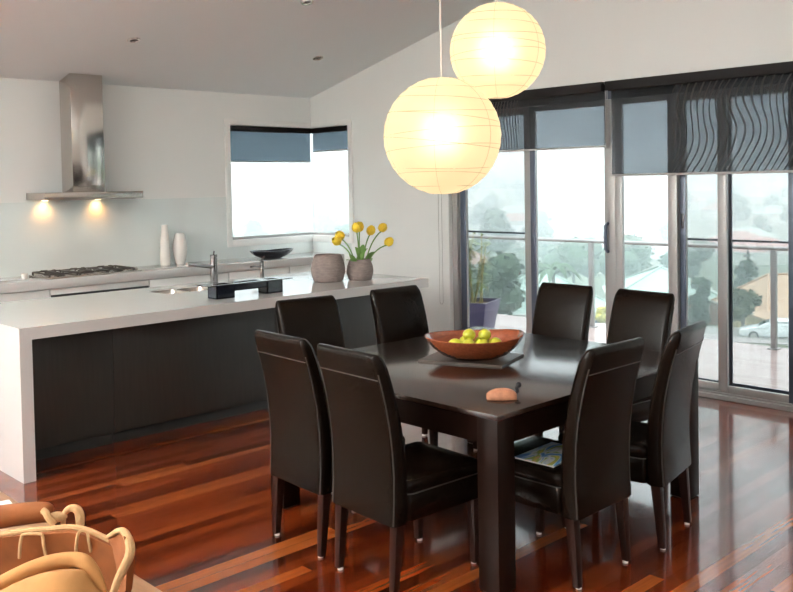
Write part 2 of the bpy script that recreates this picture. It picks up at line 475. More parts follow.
bm = B()
prism(bm, [(YF, 2.45), (YB, 2.45), (YB, CH), (YRIDGE, ceil_z(YRIDGE)), (YF, ceil_z(YF))], XL - .14, XL, 'x')
for y0, y1, z0, z1 in ((YF, 0.2, 0, 2.45), (3.6, YB, 0, 2.45), (0.2, 3.6, 0, 0.85)): box(bm, (XL - .14, y0, z0), (XL, y1, z1))
tag(obj('wall_left', bm, M['wall'], smooth=0), 'white living room wall opposite the doors', 'wall', kind='structure')
bm = B(); box(bm, (XL, YF - .14, 0), (XR, YF, ceil_z(YF)))
tag(obj('wall_front', bm, M['wall'], smooth=0), 'white living room wall behind the viewer', 'wall', kind='structure')
bm = B()
for y in (.2, 1.87, 3.54): box(bm, (XL - .1, y, .85), (XL - .04, y + .06, 2.45))
for z in (.85, 2.39): box(bm, (XL - .1, .26, z), (XL - .04, 3.54, z + .06))
tag(obj('window_2', bm, M['alu'], smooth=0), 'side window of the living room', 'window', kind='structure')

# corner window
w = thing('window_1', 'white framed kitchen corner window', 'window', (XR, YB, WZ0), kind='structure')
bm = B()
box(bm, (WX0 - .065, YB - .014, WZ0 - .07), (WX0, YB + .02, WZ1 + .06), .003)
box(bm, (WX0, YB - .014, WZ1), (XR - .015, YB + .02, WZ1 + .06), .003)
box(bm, (WX0, YB - .014, WZ0 - .07), (XR - .015, YB + .02, WZ0), .003)
box(bm, (XR - .014, WY0 - .065, WZ0 - .07), (XR + .02, WY0, WZ1 + .06), .003)
box(bm, (XR - .014, WY0, WZ1), (XR + .02, YB - .015, WZ1 + .06), .003)
box(bm, (XR - .014, WY0, WZ0 - .07), (XR + .02, YB - .015, WZ0), .003)
obj('window_frame', bm, M['white_gloss'], w)
bm = B()
box(bm, (WX0, YB + .06, WZ0), (XR + .10, YB + .10, WZ0 + .028)); box(bm, (XR + .06, WY0, WZ0), (XR + .10, YB + .06, WZ0 + .028))
box(bm, (WX0, YB + .06, WZ1 - .02), (XR + .10, YB + .10, WZ1)); box(bm, (XR + .06, WY0, WZ1 - .02), (XR + .10, YB + .06, WZ1))
box(bm, (WX0, YB + .06, WZ0), (WX0 + .02, YB + .10, WZ1)); box(bm, (XR + .06, WY0, WZ0), (XR + .10, WY0 + .02, WZ1))
obj('sash', bm, M['alu'], w, smooth=0)
bm = B(); box(bm, (WX0 + .02, YB + .078, WZ0 + .028), (XR + .085, YB + .084, WZ1 - .02)); obj('pane', bm, M['glass'], w, smooth=0)
bm = B(); box(bm, (XR + .078, WY0 + .02, WZ0 + .028), (XR + .084, YB + .078, WZ1 - .02)); obj('pane', bm, M['glass'], w, smooth=0)

# ------------------------------------------------------------------ sliding doors
t = thing('trim_1', 'grey metal surround and floor track of the sliding doors', 'door surround', (XR + .08, 3.7, 0), kind='structure')
bm = B(); box(bm, (XR + .005, DY0, 0), (XR + .14, DY1, .035), .004); box(bm, (XR + .03, DY0, .035), (XR + .045, DY1, .05)); box(bm, (XR + .085, DY0, .035), (XR + .10, DY1, .05))
obj('floor_track', bm, M['alu'], t, smooth=0)
bm = B(); box(bm, (XR + .02, DY0, 2.37), (XR + .14, DY1, 2.5), .004); obj('head', bm, M['alu_dark'], t, smooth=0)
bm = B(); box(bm, (XR + .05, 5.955, .035), (XR + .14, DY1, 2.37), .003); obj('jamb', bm, M['alu'], t, smooth=0)
bm = B(); box(bm, (XR + .02, DY0, .035), (XR + .14, DY0 + .06, 2.37), .003); obj('jamb', bm, M['alu'], t, smooth=0)

def door(n, label, y0, y1, x, sl=.07, sr=.07, screen=False, handle=None, lock=None, dark=False, strip=None):
    """panel between y0 (right) and y1 (left) seen from inside"""
    d = thing('door_%d' % n, label, 'sliding door', (x, (y0 + y1) / 2, .05), kind='structure')
    fm = M['alu_dark'] if dark else M['alu']
    bm = B()
    z0, z1 = .052, 2.37
    box(bm, (x, y0, z0), (x + .034, y0 + sr, z1), .004); box(bm, (x, y1 - sl, z0), (x + .034, y1, z1), .004)
    box(bm, (x + .001, y0 + sr, z0), (x + .033, y1 - sl, z0 + .055), .003); box(bm, (x + .001, y0 + sr, z1 - .05), (x + .033, y1 - sl, z1), .003)
    obj('door_frame', bm, fm, d)
    bm = B(); box(bm, (x + .014, y0 + sr - .004, z0 + .05), (x + .02, y1 - sl + .004, z1 - .045)); obj('pane', bm, M['glass'], d, smooth=0)
    if screen:
        xs = XR + .145
        s = B()
        for a, b in ((y0, y0 + .055), (y1 - .055, y1)): box(s, (xs, a, z0), (xs + .018, b, z1), .003)
        for a, b in ((z0, z0 + .06), (z1 - .06, z1), (1.205, 1.222)): box(s, (xs + .001, y0 + .055, a), (xs + .017, y1 - .055, b), .002)
        f = obj('screen_frame', s, M['alu_dark'], d)
        s = B(); box(s, (xs + .008, y0 + .05, z0 + .05), (xs + .009, y1 - .05, z1 - .05)); obj('fly_mesh', s, M['screen'], f, smooth=0)
    if strip:
        bm = B(); box(bm, (x - .004, strip[0], z0 + .002), (x, strip[1], z1 - .002), .001); obj('dark_strip', bm, M['alu_dark'], d)  # thin dark strip laid over part of the stile's inner face
    if handle:
        bm = B(); yh = handle
        tube(bm, [(x, yh, 1.09), (x - .035, yh, 1.11), (x - .038, yh, 1.21), (x - .035, yh, 1.31), (x, yh, 1.33)], .015, 8)
        obj('door_handle', bm, M['alu_dark'], d)
    if lock:
        bm = B(); box(bm, (x - .008, lock - .012, 1.30), (x, lock + .012, 1.42), .003); obj('lock', bm, M['black'], d)
    return d
xa, xb = XR + .042, XR + .088
door(1, 'narrow leftmost sliding door with fly screen beside the wall', 5.08, 5.96, xb, .09, .07, screen=True, strip=(5.872, 5.94))
door(2, 'sliding door with dark pull handle and clear glass', 4.165, 5.10, xa, .11, .10, handle=4.235, strip=(4.985, 5.045))
door(3, 'clear glass sliding door left of the lock', 3.60, 4.165, xa, .07, .08)
door(4, 'narrow sliding door with fly screen and lock', 3.225, 3.645, xb, .095, .06, screen=True, lock=3.575, strip=(3.548, 3.598))
door(5, 'rightmost sliding door with fly screen in full view', 2.66, 3.255, xa, .065, .06, screen=True, strip=(2.662, 2.722))
door(6, 'sliding door past the right edge', 1.42, 2.655, xb, .07, .07)

# blinds on the doors
def blind(name, label, y0, y1, zb, m, chain_y=None, chain_z=.5, cw=.022):
    b = thing(name, label, 'roller blind', (XR - .05, (y0 + y1) / 2, 2.5), group='roller blinds over the sliding doors')
    bm = B(); tube(bm, [(XR - .048, y0 + .01, 2.462), (XR - .048, y1 - .01, 2.462)], .034, 16); obj('roller', bm, M['roller'], b)
    bm = B(); box(bm, (XR - .092, y0, 2.43), (XR - .088, y1, 2.505)); box(bm, (XR - .088, y0, 2.499), (XR - .002, y1, 2.505)); obj('pelmet', bm, M['roller'], b, smooth=0)
    bm = B(); box(bm, (XR - .0165, y0 + .012, zb), (XR - .0155, y1 - .012, 2.462)); obj('fabric', bm, m, b, smooth=0)
    bm = B(); box(bm, (XR - .022, y0 + .012, zb - .018), (XR - .010, y1 - .012, zb), .003); obj('bottom_rail', bm, M['rail_pale'], b)
    if chain_y:
        bm = B(); yy = chain_y
        tube(bm, [(XR - .05, yy - cw, 2.46), (XR - .045, yy - cw, chain_z + .02), (XR - .045, yy - cw * .5, chain_z), (XR - .045, yy + cw * .5, chain_z), (XR - .045, yy + cw, chain_z + .02), (XR - .05, yy + cw, 2.46)], .0032, 6)
        obj('chain', bm, M['rail_pale'], b)
    return b
blind('roller_blind', 'charcoal roller blind at the left, behind the paper lanterns', 4.20, 6.06, 1.985, M['blind_b'], chain_y=6.09, chain_z=.50)
blind('roller_blind', 'long charcoal roller blind at the right, hanging lower, with wavy lines', 1.30, 4.165, 1.742, M['blind'], chain_y=4.18, chain_z=1.95, cw=.008)

# kitchen blinds
def kblind(label, a, b_, zb, along):
    k = thing('roller_blind', label, 'roller blind', ((a + b_) / 2, YB, WZ1) if along == 'x' else (XR, (a + b_) / 2, WZ1), group='roller blinds in the corner window')
    def bx(bm, o0, o1, a0, a1, z0, z1, bev=0):
        if along == 'x': box(bm, (a0, YB + o0, z0), (a1, YB + o1, z1), bev)
        else: box(bm, (XR + o0, a0, z0), (XR + o1, a1, z1), bev)
    bm = B(); bx(bm, .012, .052, a, b_, WZ1 - .062, WZ1 - .004, .006); obj('cassette', bm, M['roller'], k)
    bm = B(); bx(bm, .030, .031, a + .008, b_ - .008, zb, WZ1 - .06); obj('fabric', bm, M['blind_k'], k, smooth=0)
    bm = B(); bx(bm, .025, .036, a + .008, b_ - .008, zb - .014, zb, .003); obj('bottom_rail', bm, M['rail_pale'], k)
kblind('blue-grey roller blind in the kitchen wall half of the corner window', WX0 + .015, XR + .020, 1.968, 'x')
kblind('short blue-grey roller blind on the narrow side of the corner window', WY0 + .005, YB + .010, 2.085, 'y')

# ------------------------------------------------------------------ kitchen, back run
bm = B()
box(bm, (-.6, YB - .010, .925), (WX0 - .067, YB - .001, 1.585)); box(bm, (WX0 - .067, YB - .010, .925), (XR - .003, YB - .001, WZ0 - .072))
box(bm, (XR - .010, WY0 - .02, .925), (XR - .001, YB - .012, WZ0 - .072))
tag(obj('splashback', bm, M['splash'], smooth=0), 'glossy pale blue glass splashback behind the cooktop', 'splashback')
CT, CF = .925, 7.60
bm = B(); box(bm, (-.6, CF, CT - .08), (XR - .003, YB - .012, CT), .004)
tag(obj('benchtop', bm, M['stone']), 'long white stone benchtop along the kitchen wall', 'benchtop')
units = [(1.4, 2.30, 'white base cabinet at the far left end of the back run', 0), (2.305, 3.19, 'white base cabinet left of the cooktop drawers', 0),
         (3.195, 4.125, 'white drawer unit with black finger pull under the cooktop', 1), (4.13, 5.0, 'white base cabinet right of the cooktop drawers', 0),
         (5.005, 5.75, 'white base cabinet behind the tall tap', 0), (5.755, 6.49, 'white base cabinet in the window corner', 0)]
for x0, x1, lab, dr in units:
    c = thing('base_cabinet', lab, 'cabinet', ((x0 + x1) / 2, 7.9, 0), group='white cabinets along the kitchen wall')
    bm = B(); box(bm, (x0, CF + .045, .10), (x1, YB - .015, CT - .083)); box(bm, (x0, CF + .09, 0), (x1, YB - .015, .10)); obj('carcass', bm, M['laminate'], c, smooth=0)
    if dr:
        for z0, z1 in ((.12, .44), (.45, .765), (.788, CT - .086)):
            bm = B(); box(bm, (x0 + .002, CF + .025, z0), (x1 - .002, CF + .045, z1), .002)
            d = obj('drawer', bm, M['laminate'], c)
            if z0 > .7:
                bm = B(); box(bm, (x0 + .012, CF + .018, .768), (x1 - .004, CF + .05, .787), .002); obj('finger_pull', bm, M['black'], d)
    else:
        bm = B(); box(bm, (x0 + .002, CF + .025, .12), (x1 - .002, CF + .045, CT - .086), .002); obj('cabinet_door', bm, M['laminate'], c)

# cooktop
c = thing('gas_cooktop', 'stainless gas cooktop with black cast iron trivets', 'cooktop', (3.63, 7.85, CT))
hx0, hx1, hy0, hy1 = 3.19, 4.07, 7.645, 8.07
bm = B(); box(bm, (hx0, hy0, CT), (hx1, hy1, CT + .012), .004); obj('base_plate', bm, M['steel'], c)
for i, (bx, by, br) in enumerate(((3.34, 7.96, .045), (3.34, 7.76, .035), (3.62, 7.87, .062), (3.89, 7.96, .045), (3.89, 7.76, .035))):
    bm = B(); lathe(bm, [(br * 1.3, 0), (br * 1.3, .008), (br, .012), (br, .022), (br * .8, .027), (0, .028)], 20, (bx, by, CT + .012)); obj('burner', bm, M['iron'], c)
for gx in (3.345, 3.62, 3.885):
    bm = B(); z = CT + .034
    hw = .125
    for s in (-1, 1):
        box(bm, (gx - hw, 7.87 + s * .18 - .006, z - .006), (gx + hw, 7.87 + s * .18 + .006, z + .006), .002)
        box(bm, (gx + s * hw - .006, 7.69, z - .006), (gx + s * hw + .006, 8.05, z + .006), .002)
        for t_ in (-1, 1): box(bm, (gx + s * hw - .007, 7.87 + t_ * .18 - .007, CT + .012), (gx + s * hw + .007, 7.87 + t_ * .18 + .007, z), .002)
    for yy in (7.77, 7.96):
        for k in range(4):
            a = math.pi / 4 + k * math.pi / 2
            tube(bm, [(gx + .03 * math.cos(a), yy + .03 * math.sin(a), z + .012), (gx + .085 * math.cos(a), yy + .085 * math.sin(a), z + .010), (gx + .115 * math.cos(a), yy + .09 * math.sin(a), z)], .006, 6)
    obj('trivet', bm, M['iron'], c)
for k in range(5):
    bm = B(); lathe(bm, [(.018, 0), (.018, .018), (.013, .024), (0, .025)], 16, (4.035, 7.70 + k * .075, CT + .012)); obj('knob', bm, M['steel'], c)
bm = B(); lathe(bm, [(0, 0), (.022, 0), (.030, .028), (.028, .040), (.024, .034), (.0, .030)], 18, (3.10, 7.93, CT))
tag(obj('salt_dish', bm, M['porcelain']), 'small cream dish left of the cooktop', 'dish')

# range hood
h = thing('range_hood', 'stainless range hood with square chimney above the cooktop', 'range hood', (3.69, 7.95, 1.6))
bm = B()
box(bm, (3.222, 7.747, 1.606), (4.158, YB - .002, 1.668), .002)
obj('canopy', bm, M['steel'], h)
bm = B(); box(bm, (3.28, 7.79, 1.600), (4.10, YB - .04, 1.606)); obj('filter', bm, M['steel'], h, smooth=0)
bm = B(); box(bm, (3.558, 7.92, 1.668), (3.865, YB - .002, ceil_z(7.92) - .004), .002); obj('chimney', bm, M['mirror_steel'], h)
for x in (3.37, 3.875):
    bm = B(); lathe(bm, [(.028, 0), (.028, .004), (0, .004)], 18, (x, 8.095, 1.5955)); obj('hood_lamp', bm, M['hoodlamp'], h)

# vases by the cooktop
bm = B(); lathe(bm, [(0, 0), (.046, 0), (.050, .01), (.050, .10), (.045, .22), (.036, .32), (.031, .38), (.030, .398), (.024, .402), (.02, .39), (.0, .30)], 26, (4.535, 8.04, CT))
tag(obj('vase', bm, M['porcelain']), 'tall slender white vase, the left one of the pair', 'vase', 'white vases on the back benchtop')
bm = B(); lathe(bm, [(0, 0), (.040, 0), (.052, .03), (.068, .10), (.072, .16), (.066, .23), (.052, .29), (.042, .312), (.034, .314), (.03, .30), (.0, .2)], 26, (4.70, 8.035, CT))
tag(obj('vase', bm, M['porcelain']), 'shorter bulging white vase beside the slender vase', 'vase', 'white vases on the back benchtop')

# boat shaped dark bowl by the window
bm = B()
secs = []
N = 32
for s, z in ((.36, 0), (.42, .002), (.72, .030), (.90, .060), (1.0, .092), (.97, .093), (.86, .060), (.66, .032), (.30, .012), (.02, .010)):
    ring = []
    for k in range(N):
        a = 2 * math.pi * k / N
        x, y = .262 * s * math.cos(a), .125 * s * math.sin(a)
        ring.append((5.68 + x * .995 + y * .1, 7.83 + y * .995 - x * .1, CT + z * (1 - .14 * (1 - abs(math.cos(a))))))
    secs.append(ring)
loft(bm, secs)
tag(obj('bowl', bm, M['navy']), 'dark boat-shaped bowl on the benchtop under the window', 'bowl')

# ------------------------------------------------------------------ island
IX0, IX1, IY0, IY1, IZ = 2.0, 5.38, 5.222, 6.55, .90
SX0, SX1, SY0, SY1 = 3.40, 3.86, 6.03, 6.31
bm = B()
for a in ((IX0, IY0, IX1, SY0), (IX0, SY1, IX1, IY1), (IX0, SY0, SX0, SY1), (SX1, SY0, IX1, SY1)):
    box(bm, (a[0], a[1], IZ - .072), (a[2], a[3], IZ))
box(bm, (IX0, IY0, 0), (IX0 + .072, IY1, IZ - .072))
bmesh.ops.remove_doubles(bm, verts=bm.verts[:], dist=1e-5)
tag(obj('island_benchtop', bm, M['stone'], smooth=0), 'thick white waterfall benchtop of the kitchen island', 'benchtop')
for x0, x1, lab in ((IX0 + .074, 2.742, 'dark island cabinet at the waterfall end'), (2.746, 4.06, 'wide dark middle cabinet of the island'), (4.064, IX1 - .01, 'dark island cabinet behind the far-left chairs')):
    c = thing('island_cabinet', lab, 'cabinet', ((x0 + x1) / 2, 6.0, 0), group='dark cabinets of the kitchen island')
    bm = B(); box(bm, (x0, 5.58, .078), (x1, 5.60, IZ - .074), .0015); obj('front_panel', bm, M['panel'], c)
    bm = B(); box(bm, (x0 + .001, 5.601, .08), (x0 + .018, 6.50, IZ - .074)); box(bm, (x1 - .018, 5.601, .08), (x1 - .001, 6.50, IZ - .074)); box(bm, (x0 + .018, 5.601, .08), (x1 - .018, 6.50, .098)); box(bm, (x0 + .018, 6.484, .098), (x1 - .018, 6.50, IZ - .074))
    obj('carcass', bm, M['laminate'], c, smooth=0)
    bm = B(); box(bm, (x0, 5.615, 0), (x1, 5.63, .079)); obj('kickboard', bm, M['kick'], c, smooth=0)

s = thing('sink', 'stainless double sink set into the island benchtop', 'sink', (3.63, 6.17, IZ - .07))
for x0, x1 in ((SX0, 3.615), (3.635, SX1)):
    bm = B()
    a = [rrect((x1 - x0) / 2 - i, (SY1 - SY0) / 2 - i, .03, 4, (x0 + x1) / 2, (SY0 + SY1) / 2) for i in (0.0005, .004, .03, .06)]
    loft(bm, [[(x, y, z) for x, y in r_] for r_, z in zip(a, (IZ - .004, IZ - .02, IZ - .17, IZ - .176))], cap=False)
    vs = [v for v in bm.verts if v.co.z < IZ - .175]
    bm.faces.new(vs)
    obj('basin', bm, M['steel'], s)
bm = B(); box(bm, (3.6155, SY0 + .001, IZ - .03), (3.6345, SY1 - .001, IZ - .006), .003); obj('divider', bm, M['steel'], s)

t = thing('mixer_tap', 'tall chrome mixer tap with straight spout over the sink', 'tap', (4.06, 6.41, IZ))
bm = B(); lathe(bm, [(0, 0), (.034, 0), (.034, .006), (.030, .008), (.030, .205), (.027, .207), (.027, .213), (.030, .215), (.030, .236), (0, .238)], 22, (4.06, 6.41, IZ)); obj('body', bm, M['chrome'], t)
bm = B(); tube(bm, [(4.05, 6.405, IZ + .135), (3.735, 6.29, IZ + .185)], .0165, 12); obj('spout', bm, M['chrome'], t)
bm = B(); tube(bm, [(4.06, 6.41, IZ + .236), (4.075, 6.425, IZ + .262)], .006, 8); obj('lever', bm, M['chrome'], t)
t = thing('filter_tap', 'short chrome filter tap behind the black organiser', 'tap', (4.54, 6.41, IZ))
bm = B(); lathe(bm, [(0, 0), (.022, 0), (.022, .005), (.018, .007), (.018, .15), (0, .152)], 20, (4.54, 6.41, IZ)); obj('body', bm, M['chrome'], t)
bm = B(); tube(bm, [(4.535, 6.405, IZ + .105), (4.385, 6.35, IZ + .112)], .009, 10); obj('spout', bm, M['chrome'], t)
bm = B(); tube(bm, [(4.53, 6.41, IZ + .15), (4.55, 6.41, IZ + .165), (4.585, 6.43, IZ + .182)], .007, 8); obj('lever', bm, M['chrome'], t)

# black bridge-shaped organiser
o = thing('bench_organiser', 'black bridge-shaped bench organiser with wide flat rim', 'organiser', (3.74, 5.52, IZ))
OY0, OY1 = 5.45, 5.565
bm = B()
def trough(bm, x0, x1, z0, z1):
    for a, b_ in (((x0, OY0, z0), (x1, OY0 + .008, z1)), ((x0, OY1 - .008, z0), (x1, OY1, z1)), ((x0, OY0, z0), (x0 + .008, OY1, z1)), ((x1 - .008, OY0, z0), (x1, OY1, z1)), ((x0, OY0, z0), (x1, OY1, z0 + .008))): box(bm, a, b_)
trough(bm, 3.470, 3.620, IZ, IZ + .095); trough(bm, 3.620, 3.905, IZ + .048, IZ + .095); trough(bm, 3.905, 4.045, IZ, IZ + .095)
obj('body', bm, M['navy'], o, smooth=0)
bm = B(); z0, z1 = IZ + .095, IZ + .101
xs = [3.395, 3.490, 3.600, 3.645, 3.865, 3.925, 4.025, 4.125]
box(bm, (xs[0], OY0 - .025, z0), (xs[-1], OY0 + .015, z1)); box(bm, (xs[0], OY1 - .015, z0), (xs[-1], OY1 + .025, z1))
for a, b_ in ((0, 1), (2, 3), (4, 5), (6, 7)): box(bm, (xs[a], OY0 + .015, z0), (xs[b_], OY1 - .015, z1))
obj('rim', bm, M['navy'], o, smooth=0)

# woven pots
def pot(c, r, h, lab):
    bm = B()
    lathe(bm, [(0, 0), (r * .80, 0), (r * .88, h * .06), (r * .98, h * .3), (r, h * .45), (r * .95, h * .68), (r * .83, h * .90), (r * .76, h * .985), (r * .72, h), (r * .68, h * .985), (r * .72, h * .85), (r * .80, h * .5), (0, h * .4)], 36, c)
    return tag(obj('woven_vase', bm, M['woven'], smooth=60), lab, 'vase', 'woven vases on the island')
pot((4.735, 5.75, IZ), .142, .222, 'larger empty woven brown vase on the island')
pot((4.972, 5.62, IZ), .112, .172, 'smaller woven brown vase holding yellow tulips')
tul = [((4.72, 5.60), 1.235, 1, 'yellow tulip drooping lowest at the left of the bunch'), ((4.79, 5.64), 1.27, 1, 'second yellow tulip from the left, half behind the drooping one'),
       ((4.925, 5.60), 1.325, 0, 'tall yellow tulip near the middle of the bunch'), ((5.01, 5.66), 1.325, 0, 'yellow tulip right of the tall middle one'),
       ((5.075, 5.60), 1.295, 0, 'yellow tulip at centre right with its head lower'), ((5.225, 5.62), 1.315, 0, 'yellow tulip highest at the far right of the bunch'),
       ((5.255, 5.58), 1.195, 0, 'yellow tulip hanging low at the far right of the bunch')]
for i, ((tx, ty), tz, dr, lab) in enumerate(tul):
    base = Vector((4.972 + (tx - 4.972) * .22, 5.62 + (ty - 5.62) * .22, IZ + .10))
    t = thing('tulip', lab, 'flower', tuple(base), group='yellow tulips in the woven vase')
    top = Vector((tx, ty, tz)); mid = base.lerp(top, .55) + Vector(((4.972 - tx) * .22, 0, .045))
    pts = []
    for k in range(9):
        u = k / 8; pts.append(base * (1 - u) ** 2 + mid * 2 * u * (1 - u) + (top - Vector((0, 0, .02))) * u * u)
    bm = B(); tube(bm, pts, .0055, 7); obj('stem', bm, M['stem'], t)
    d = (pts[-1] - pts[-3]).normalized()
    if i == 6: d = Vector((.5, -.2, .35)).normalized()
    rot = d.to_track_quat('Z', 'Y').to_matrix().to_4x4()
    bm = B()
    for k in range(6):
        a = 2 * math.pi * k / 6; rr = .031 if k % 2 else .027
        secs = []
        for z, w_, q in ((-.030, .006, .006), (-.012, .023, .9), (.014, .030, 1.0), (.038, .023, .9), (.052, .008, .62), (.057, .001, .5)):
            ro = rr * min(q, 1.0) if q > .01 else q
            c_ = Vector((math.cos(a) * ro, math.sin(a) * ro, z)); tv = Vector((-math.sin(a), math.cos(a), 0)); nv = Vector((math.cos(a), math.sin(a), 0))
            secs.append([c_ - tv * w_ - nv * .003, c_ + nv * .003, c_ + tv * w_ - nv * .003, c_ - nv * .001])
        loft(bm, secs)
    bm.transform(Matrix.Translation(top) @ rot)
    obj('petals', bm, M['petal'], t, smooth=60)
    lf = [(-1, .12, .16), (1, .10, .20), (-1, .16, .10), (1, .05, .24), (-1, .06, .22), (1, .15, .15), (1, .13, .08)][i]
    bm = B(); secs = []
    for k in range(9):
        u = k / 8
        p = base + Vector((lf[0] * lf[1] * u ** 1.2, (-.06 + .02 * i) * u, lf[2] * (u - .38 * u ** 3) * 1.25))
        wd = .026 * math.sin(math.pi * min(1, .12 + u * .88)) + .001
        secs.append([p + Vector((0.3 * wd, -wd, 0)), p + Vector((0, 0, .002)), p + Vector((-.3 * wd, wd, .003)), p - Vector((0, 0, .002))])
    loft(bm, secs); obj('leaf', bm, M['stem'], t, smooth=60)

# ------------------------------------------------------------------ dining table
TX0, TX1, TY0, TY1, TZ = 2.785, 4.46, 2.33, 3.90, .75
t = thing('dining_table', 'large square dark timber dining table', 'table', ((TX0 + TX1) / 2, (TY0 + TY1) / 2, 0))
bm = B(); box(bm, (TX0, TY0, TZ - .022), (TX1, TY1, TZ), .0012); obj('tabletop', bm, M['wenge'], t)
bm = B(); i = .008; z0 = TZ - .13
for a in (((TX0 + .1, TY0 + i), (TX1 - .1, TY0 + i + .03)), ((TX0 + .1, TY1 - i - .03), (TX1 - .1, TY1 - i)), ((TX0 + i, TY0 + .1), (TX0 + i + .03, TY1 - .1)), ((TX1 - i - .03, TY0 + .1), (TX1 - i, TY1 - .1))):
    box(bm, (*a[0], z0), (*a[1], TZ - .0225))
obj('apron', bm, M['wenge_frame'], t, smooth=0)
for sx in (0, 1):
    for sy in (0, 1):
        x0 = TX0 + .003 if not sx else TX1 - .113; y0 = TY0 + .003 if not sy else TY1 - .113
        bm = B(); box(bm, (x0, y0, .004), (x0 + .11, y0 + .11, TZ - .0225), .003); l = obj('leg', bm, M['wenge_frame'], t)
        bm = B(); box(bm, (x0 + .012, y0 + .012, 0), (x0 + .098, y0 + .098, .004)); obj('foot_pad', bm, M['glide'], l, smooth=0)

# ------------------------------------------------------------------ chairs
def make_chair(label, group):
    t = thing('dining_chair', label, 'chair', (0, 0, 0), 0, group)
    hw = .213
    # backrest: a bowed, padded slab
    zs = [.295, .30, .40, .50, .60, .70, .80, .88, .95, .978, .995, 1.006, 1.01]
    def rear(z):
        u = max(0, min(1, (z - .30) / .70))
        return -.268 + .027 * math.sin(math.pi * min(1, u * 1.12) * .62) - .110 * u ** 2.1
    def prof(z):
        th = .085 - .022 * (z - .3) / .7; ins = 0
        if z > .95:
            k = min(1, (z - .95) / .06); s = math.sqrt(max(0.0, 1 - k * k)); ins = .032 * (1 - s)
        if z < .298: ins = .003
        return th, ins
    bm = B(); secs = []
    for z in zs:
        th, ins = prof(z); y0 = rear(z) + ins * .55; y1 = rear(z) + th - ins * .9
        w_ = hw - ins * .55 - .006 * max(0, (z - .5))
        secs.append([(x, y, z) for x, y in rrect(w_, max((y1 - y0) / 2, .006), .022, 4, 0, (y0 + y1) / 2)])
    loft(bm, secs)
    br = obj('backrest', bm, M['leather'], t, smooth=50)
    bm = B()
    for s in (-1, 1):
        tube(bm, [(s * (hw - .008 - .006 * max(0, z - .5)), rear(z) + .0035, z) for z in (.30, .4, .5, .6, .7, .8, .88, .93)], .0032, 6)
    tube(bm, [(x, rear(.905) - .0004, .905) for x in (-.196, 0, .196)], .0022, 6)
    obj('stitching', bm, M['thread'], br)
    # seat with skirt
    bm = B()
    cy = (.258 - .185) / 2; hy = (.258 + .185) / 2
    loft(bm, [[(x, y, z) for x, y in rrect(hw - .004 - i, hy - i, .02, 4, 0, cy)] for z, i in ((.297, .004), (.302, 0), (.408, 0), (.412, .004))])
    obj('seat_skirt', bm, M['leather'], t, smooth=50)
    bm = B()
    loft(bm, [[(x, y, z) for x, y in rrect(hw - i, hy + .004 - i, .03, 5, 0, cy)] for z, i in ((.413, .006), (.418, .001), (.445, 0), (.458, .004), (.468, .014), (.475, .04), (.479, .09))])
    st = obj('seat', bm, M['leather'], t, smooth=60)
    bm = B(); pts = [(x, y, .4125) for x, y in rrect(hw - .001, hy + .003, .03, 5, 0, cy)]
    tube(bm, [p for p in pts] + [pts[0]], .0028, 6); obj('piping', bm, M['thread'], st)
    for s in (-1, 1):
        for rear_, y0, y1 in ((True, -.226, -.250), (False, .222, .224)):
            bm = B()
            loft(bm, [[(x, y, z) for x, y in rrect(a, a, .004, 2, s * xx, yy)] for z, a, xx, yy in ((.010, .0155, .186, y1), (.12, .0185, .186, y0 * .35 + y1 * .65), (.298, .023, .186, y0))])
            l = obj('leg', bm, M['legwood'], t)
            bm = B(); lathe(bm, [(.0125, 0), (.0125, .010), (0, .010)], 12, (s * .178, y1, 0)); obj('glide', bm, M['glide'], l)
    return t
GC = 'dark leather dining chairs around the table'
spots = [((2.80, 3.345, 0), R(-93), 'dark leather chair on the left table side, nearest the island'),
         ((2.760, 2.825, 0), R(-93), 'dark leather chair on the left table side, nearest the table front corner'),
         ((3.265, 2.405, 0), R(0), 'dark leather chair with a magazine on its seat'),
         ((3.815, 2.390, 0), R(11), 'dark leather chair turned aslant beside the right front table leg'),
         ((3.345, 4.010, 0), R(173), 'dark leather chair facing the viewer, left one before the island'),
         ((4.09, 3.975, 0), R(178), 'dark leather chair facing the viewer, right one before the island end'),
         ((4.615, 3.525, 0), R(89), 'dark leather chair by the doors, left one of the two'),
         ((4.595, 2.955, 0), R(84), 'dark leather chair by the doors, right one with a reddish sheen')]
proto = make_chair(spots[0][2], GC)
for i, (loc, rz, lab) in enumerate(spots):
    if i == 0: continue
    dup(proto, loc, rz, lab, GC)
proto.location = spots[0][0]; proto.rotation_euler = (0, 0, spots[0][1])

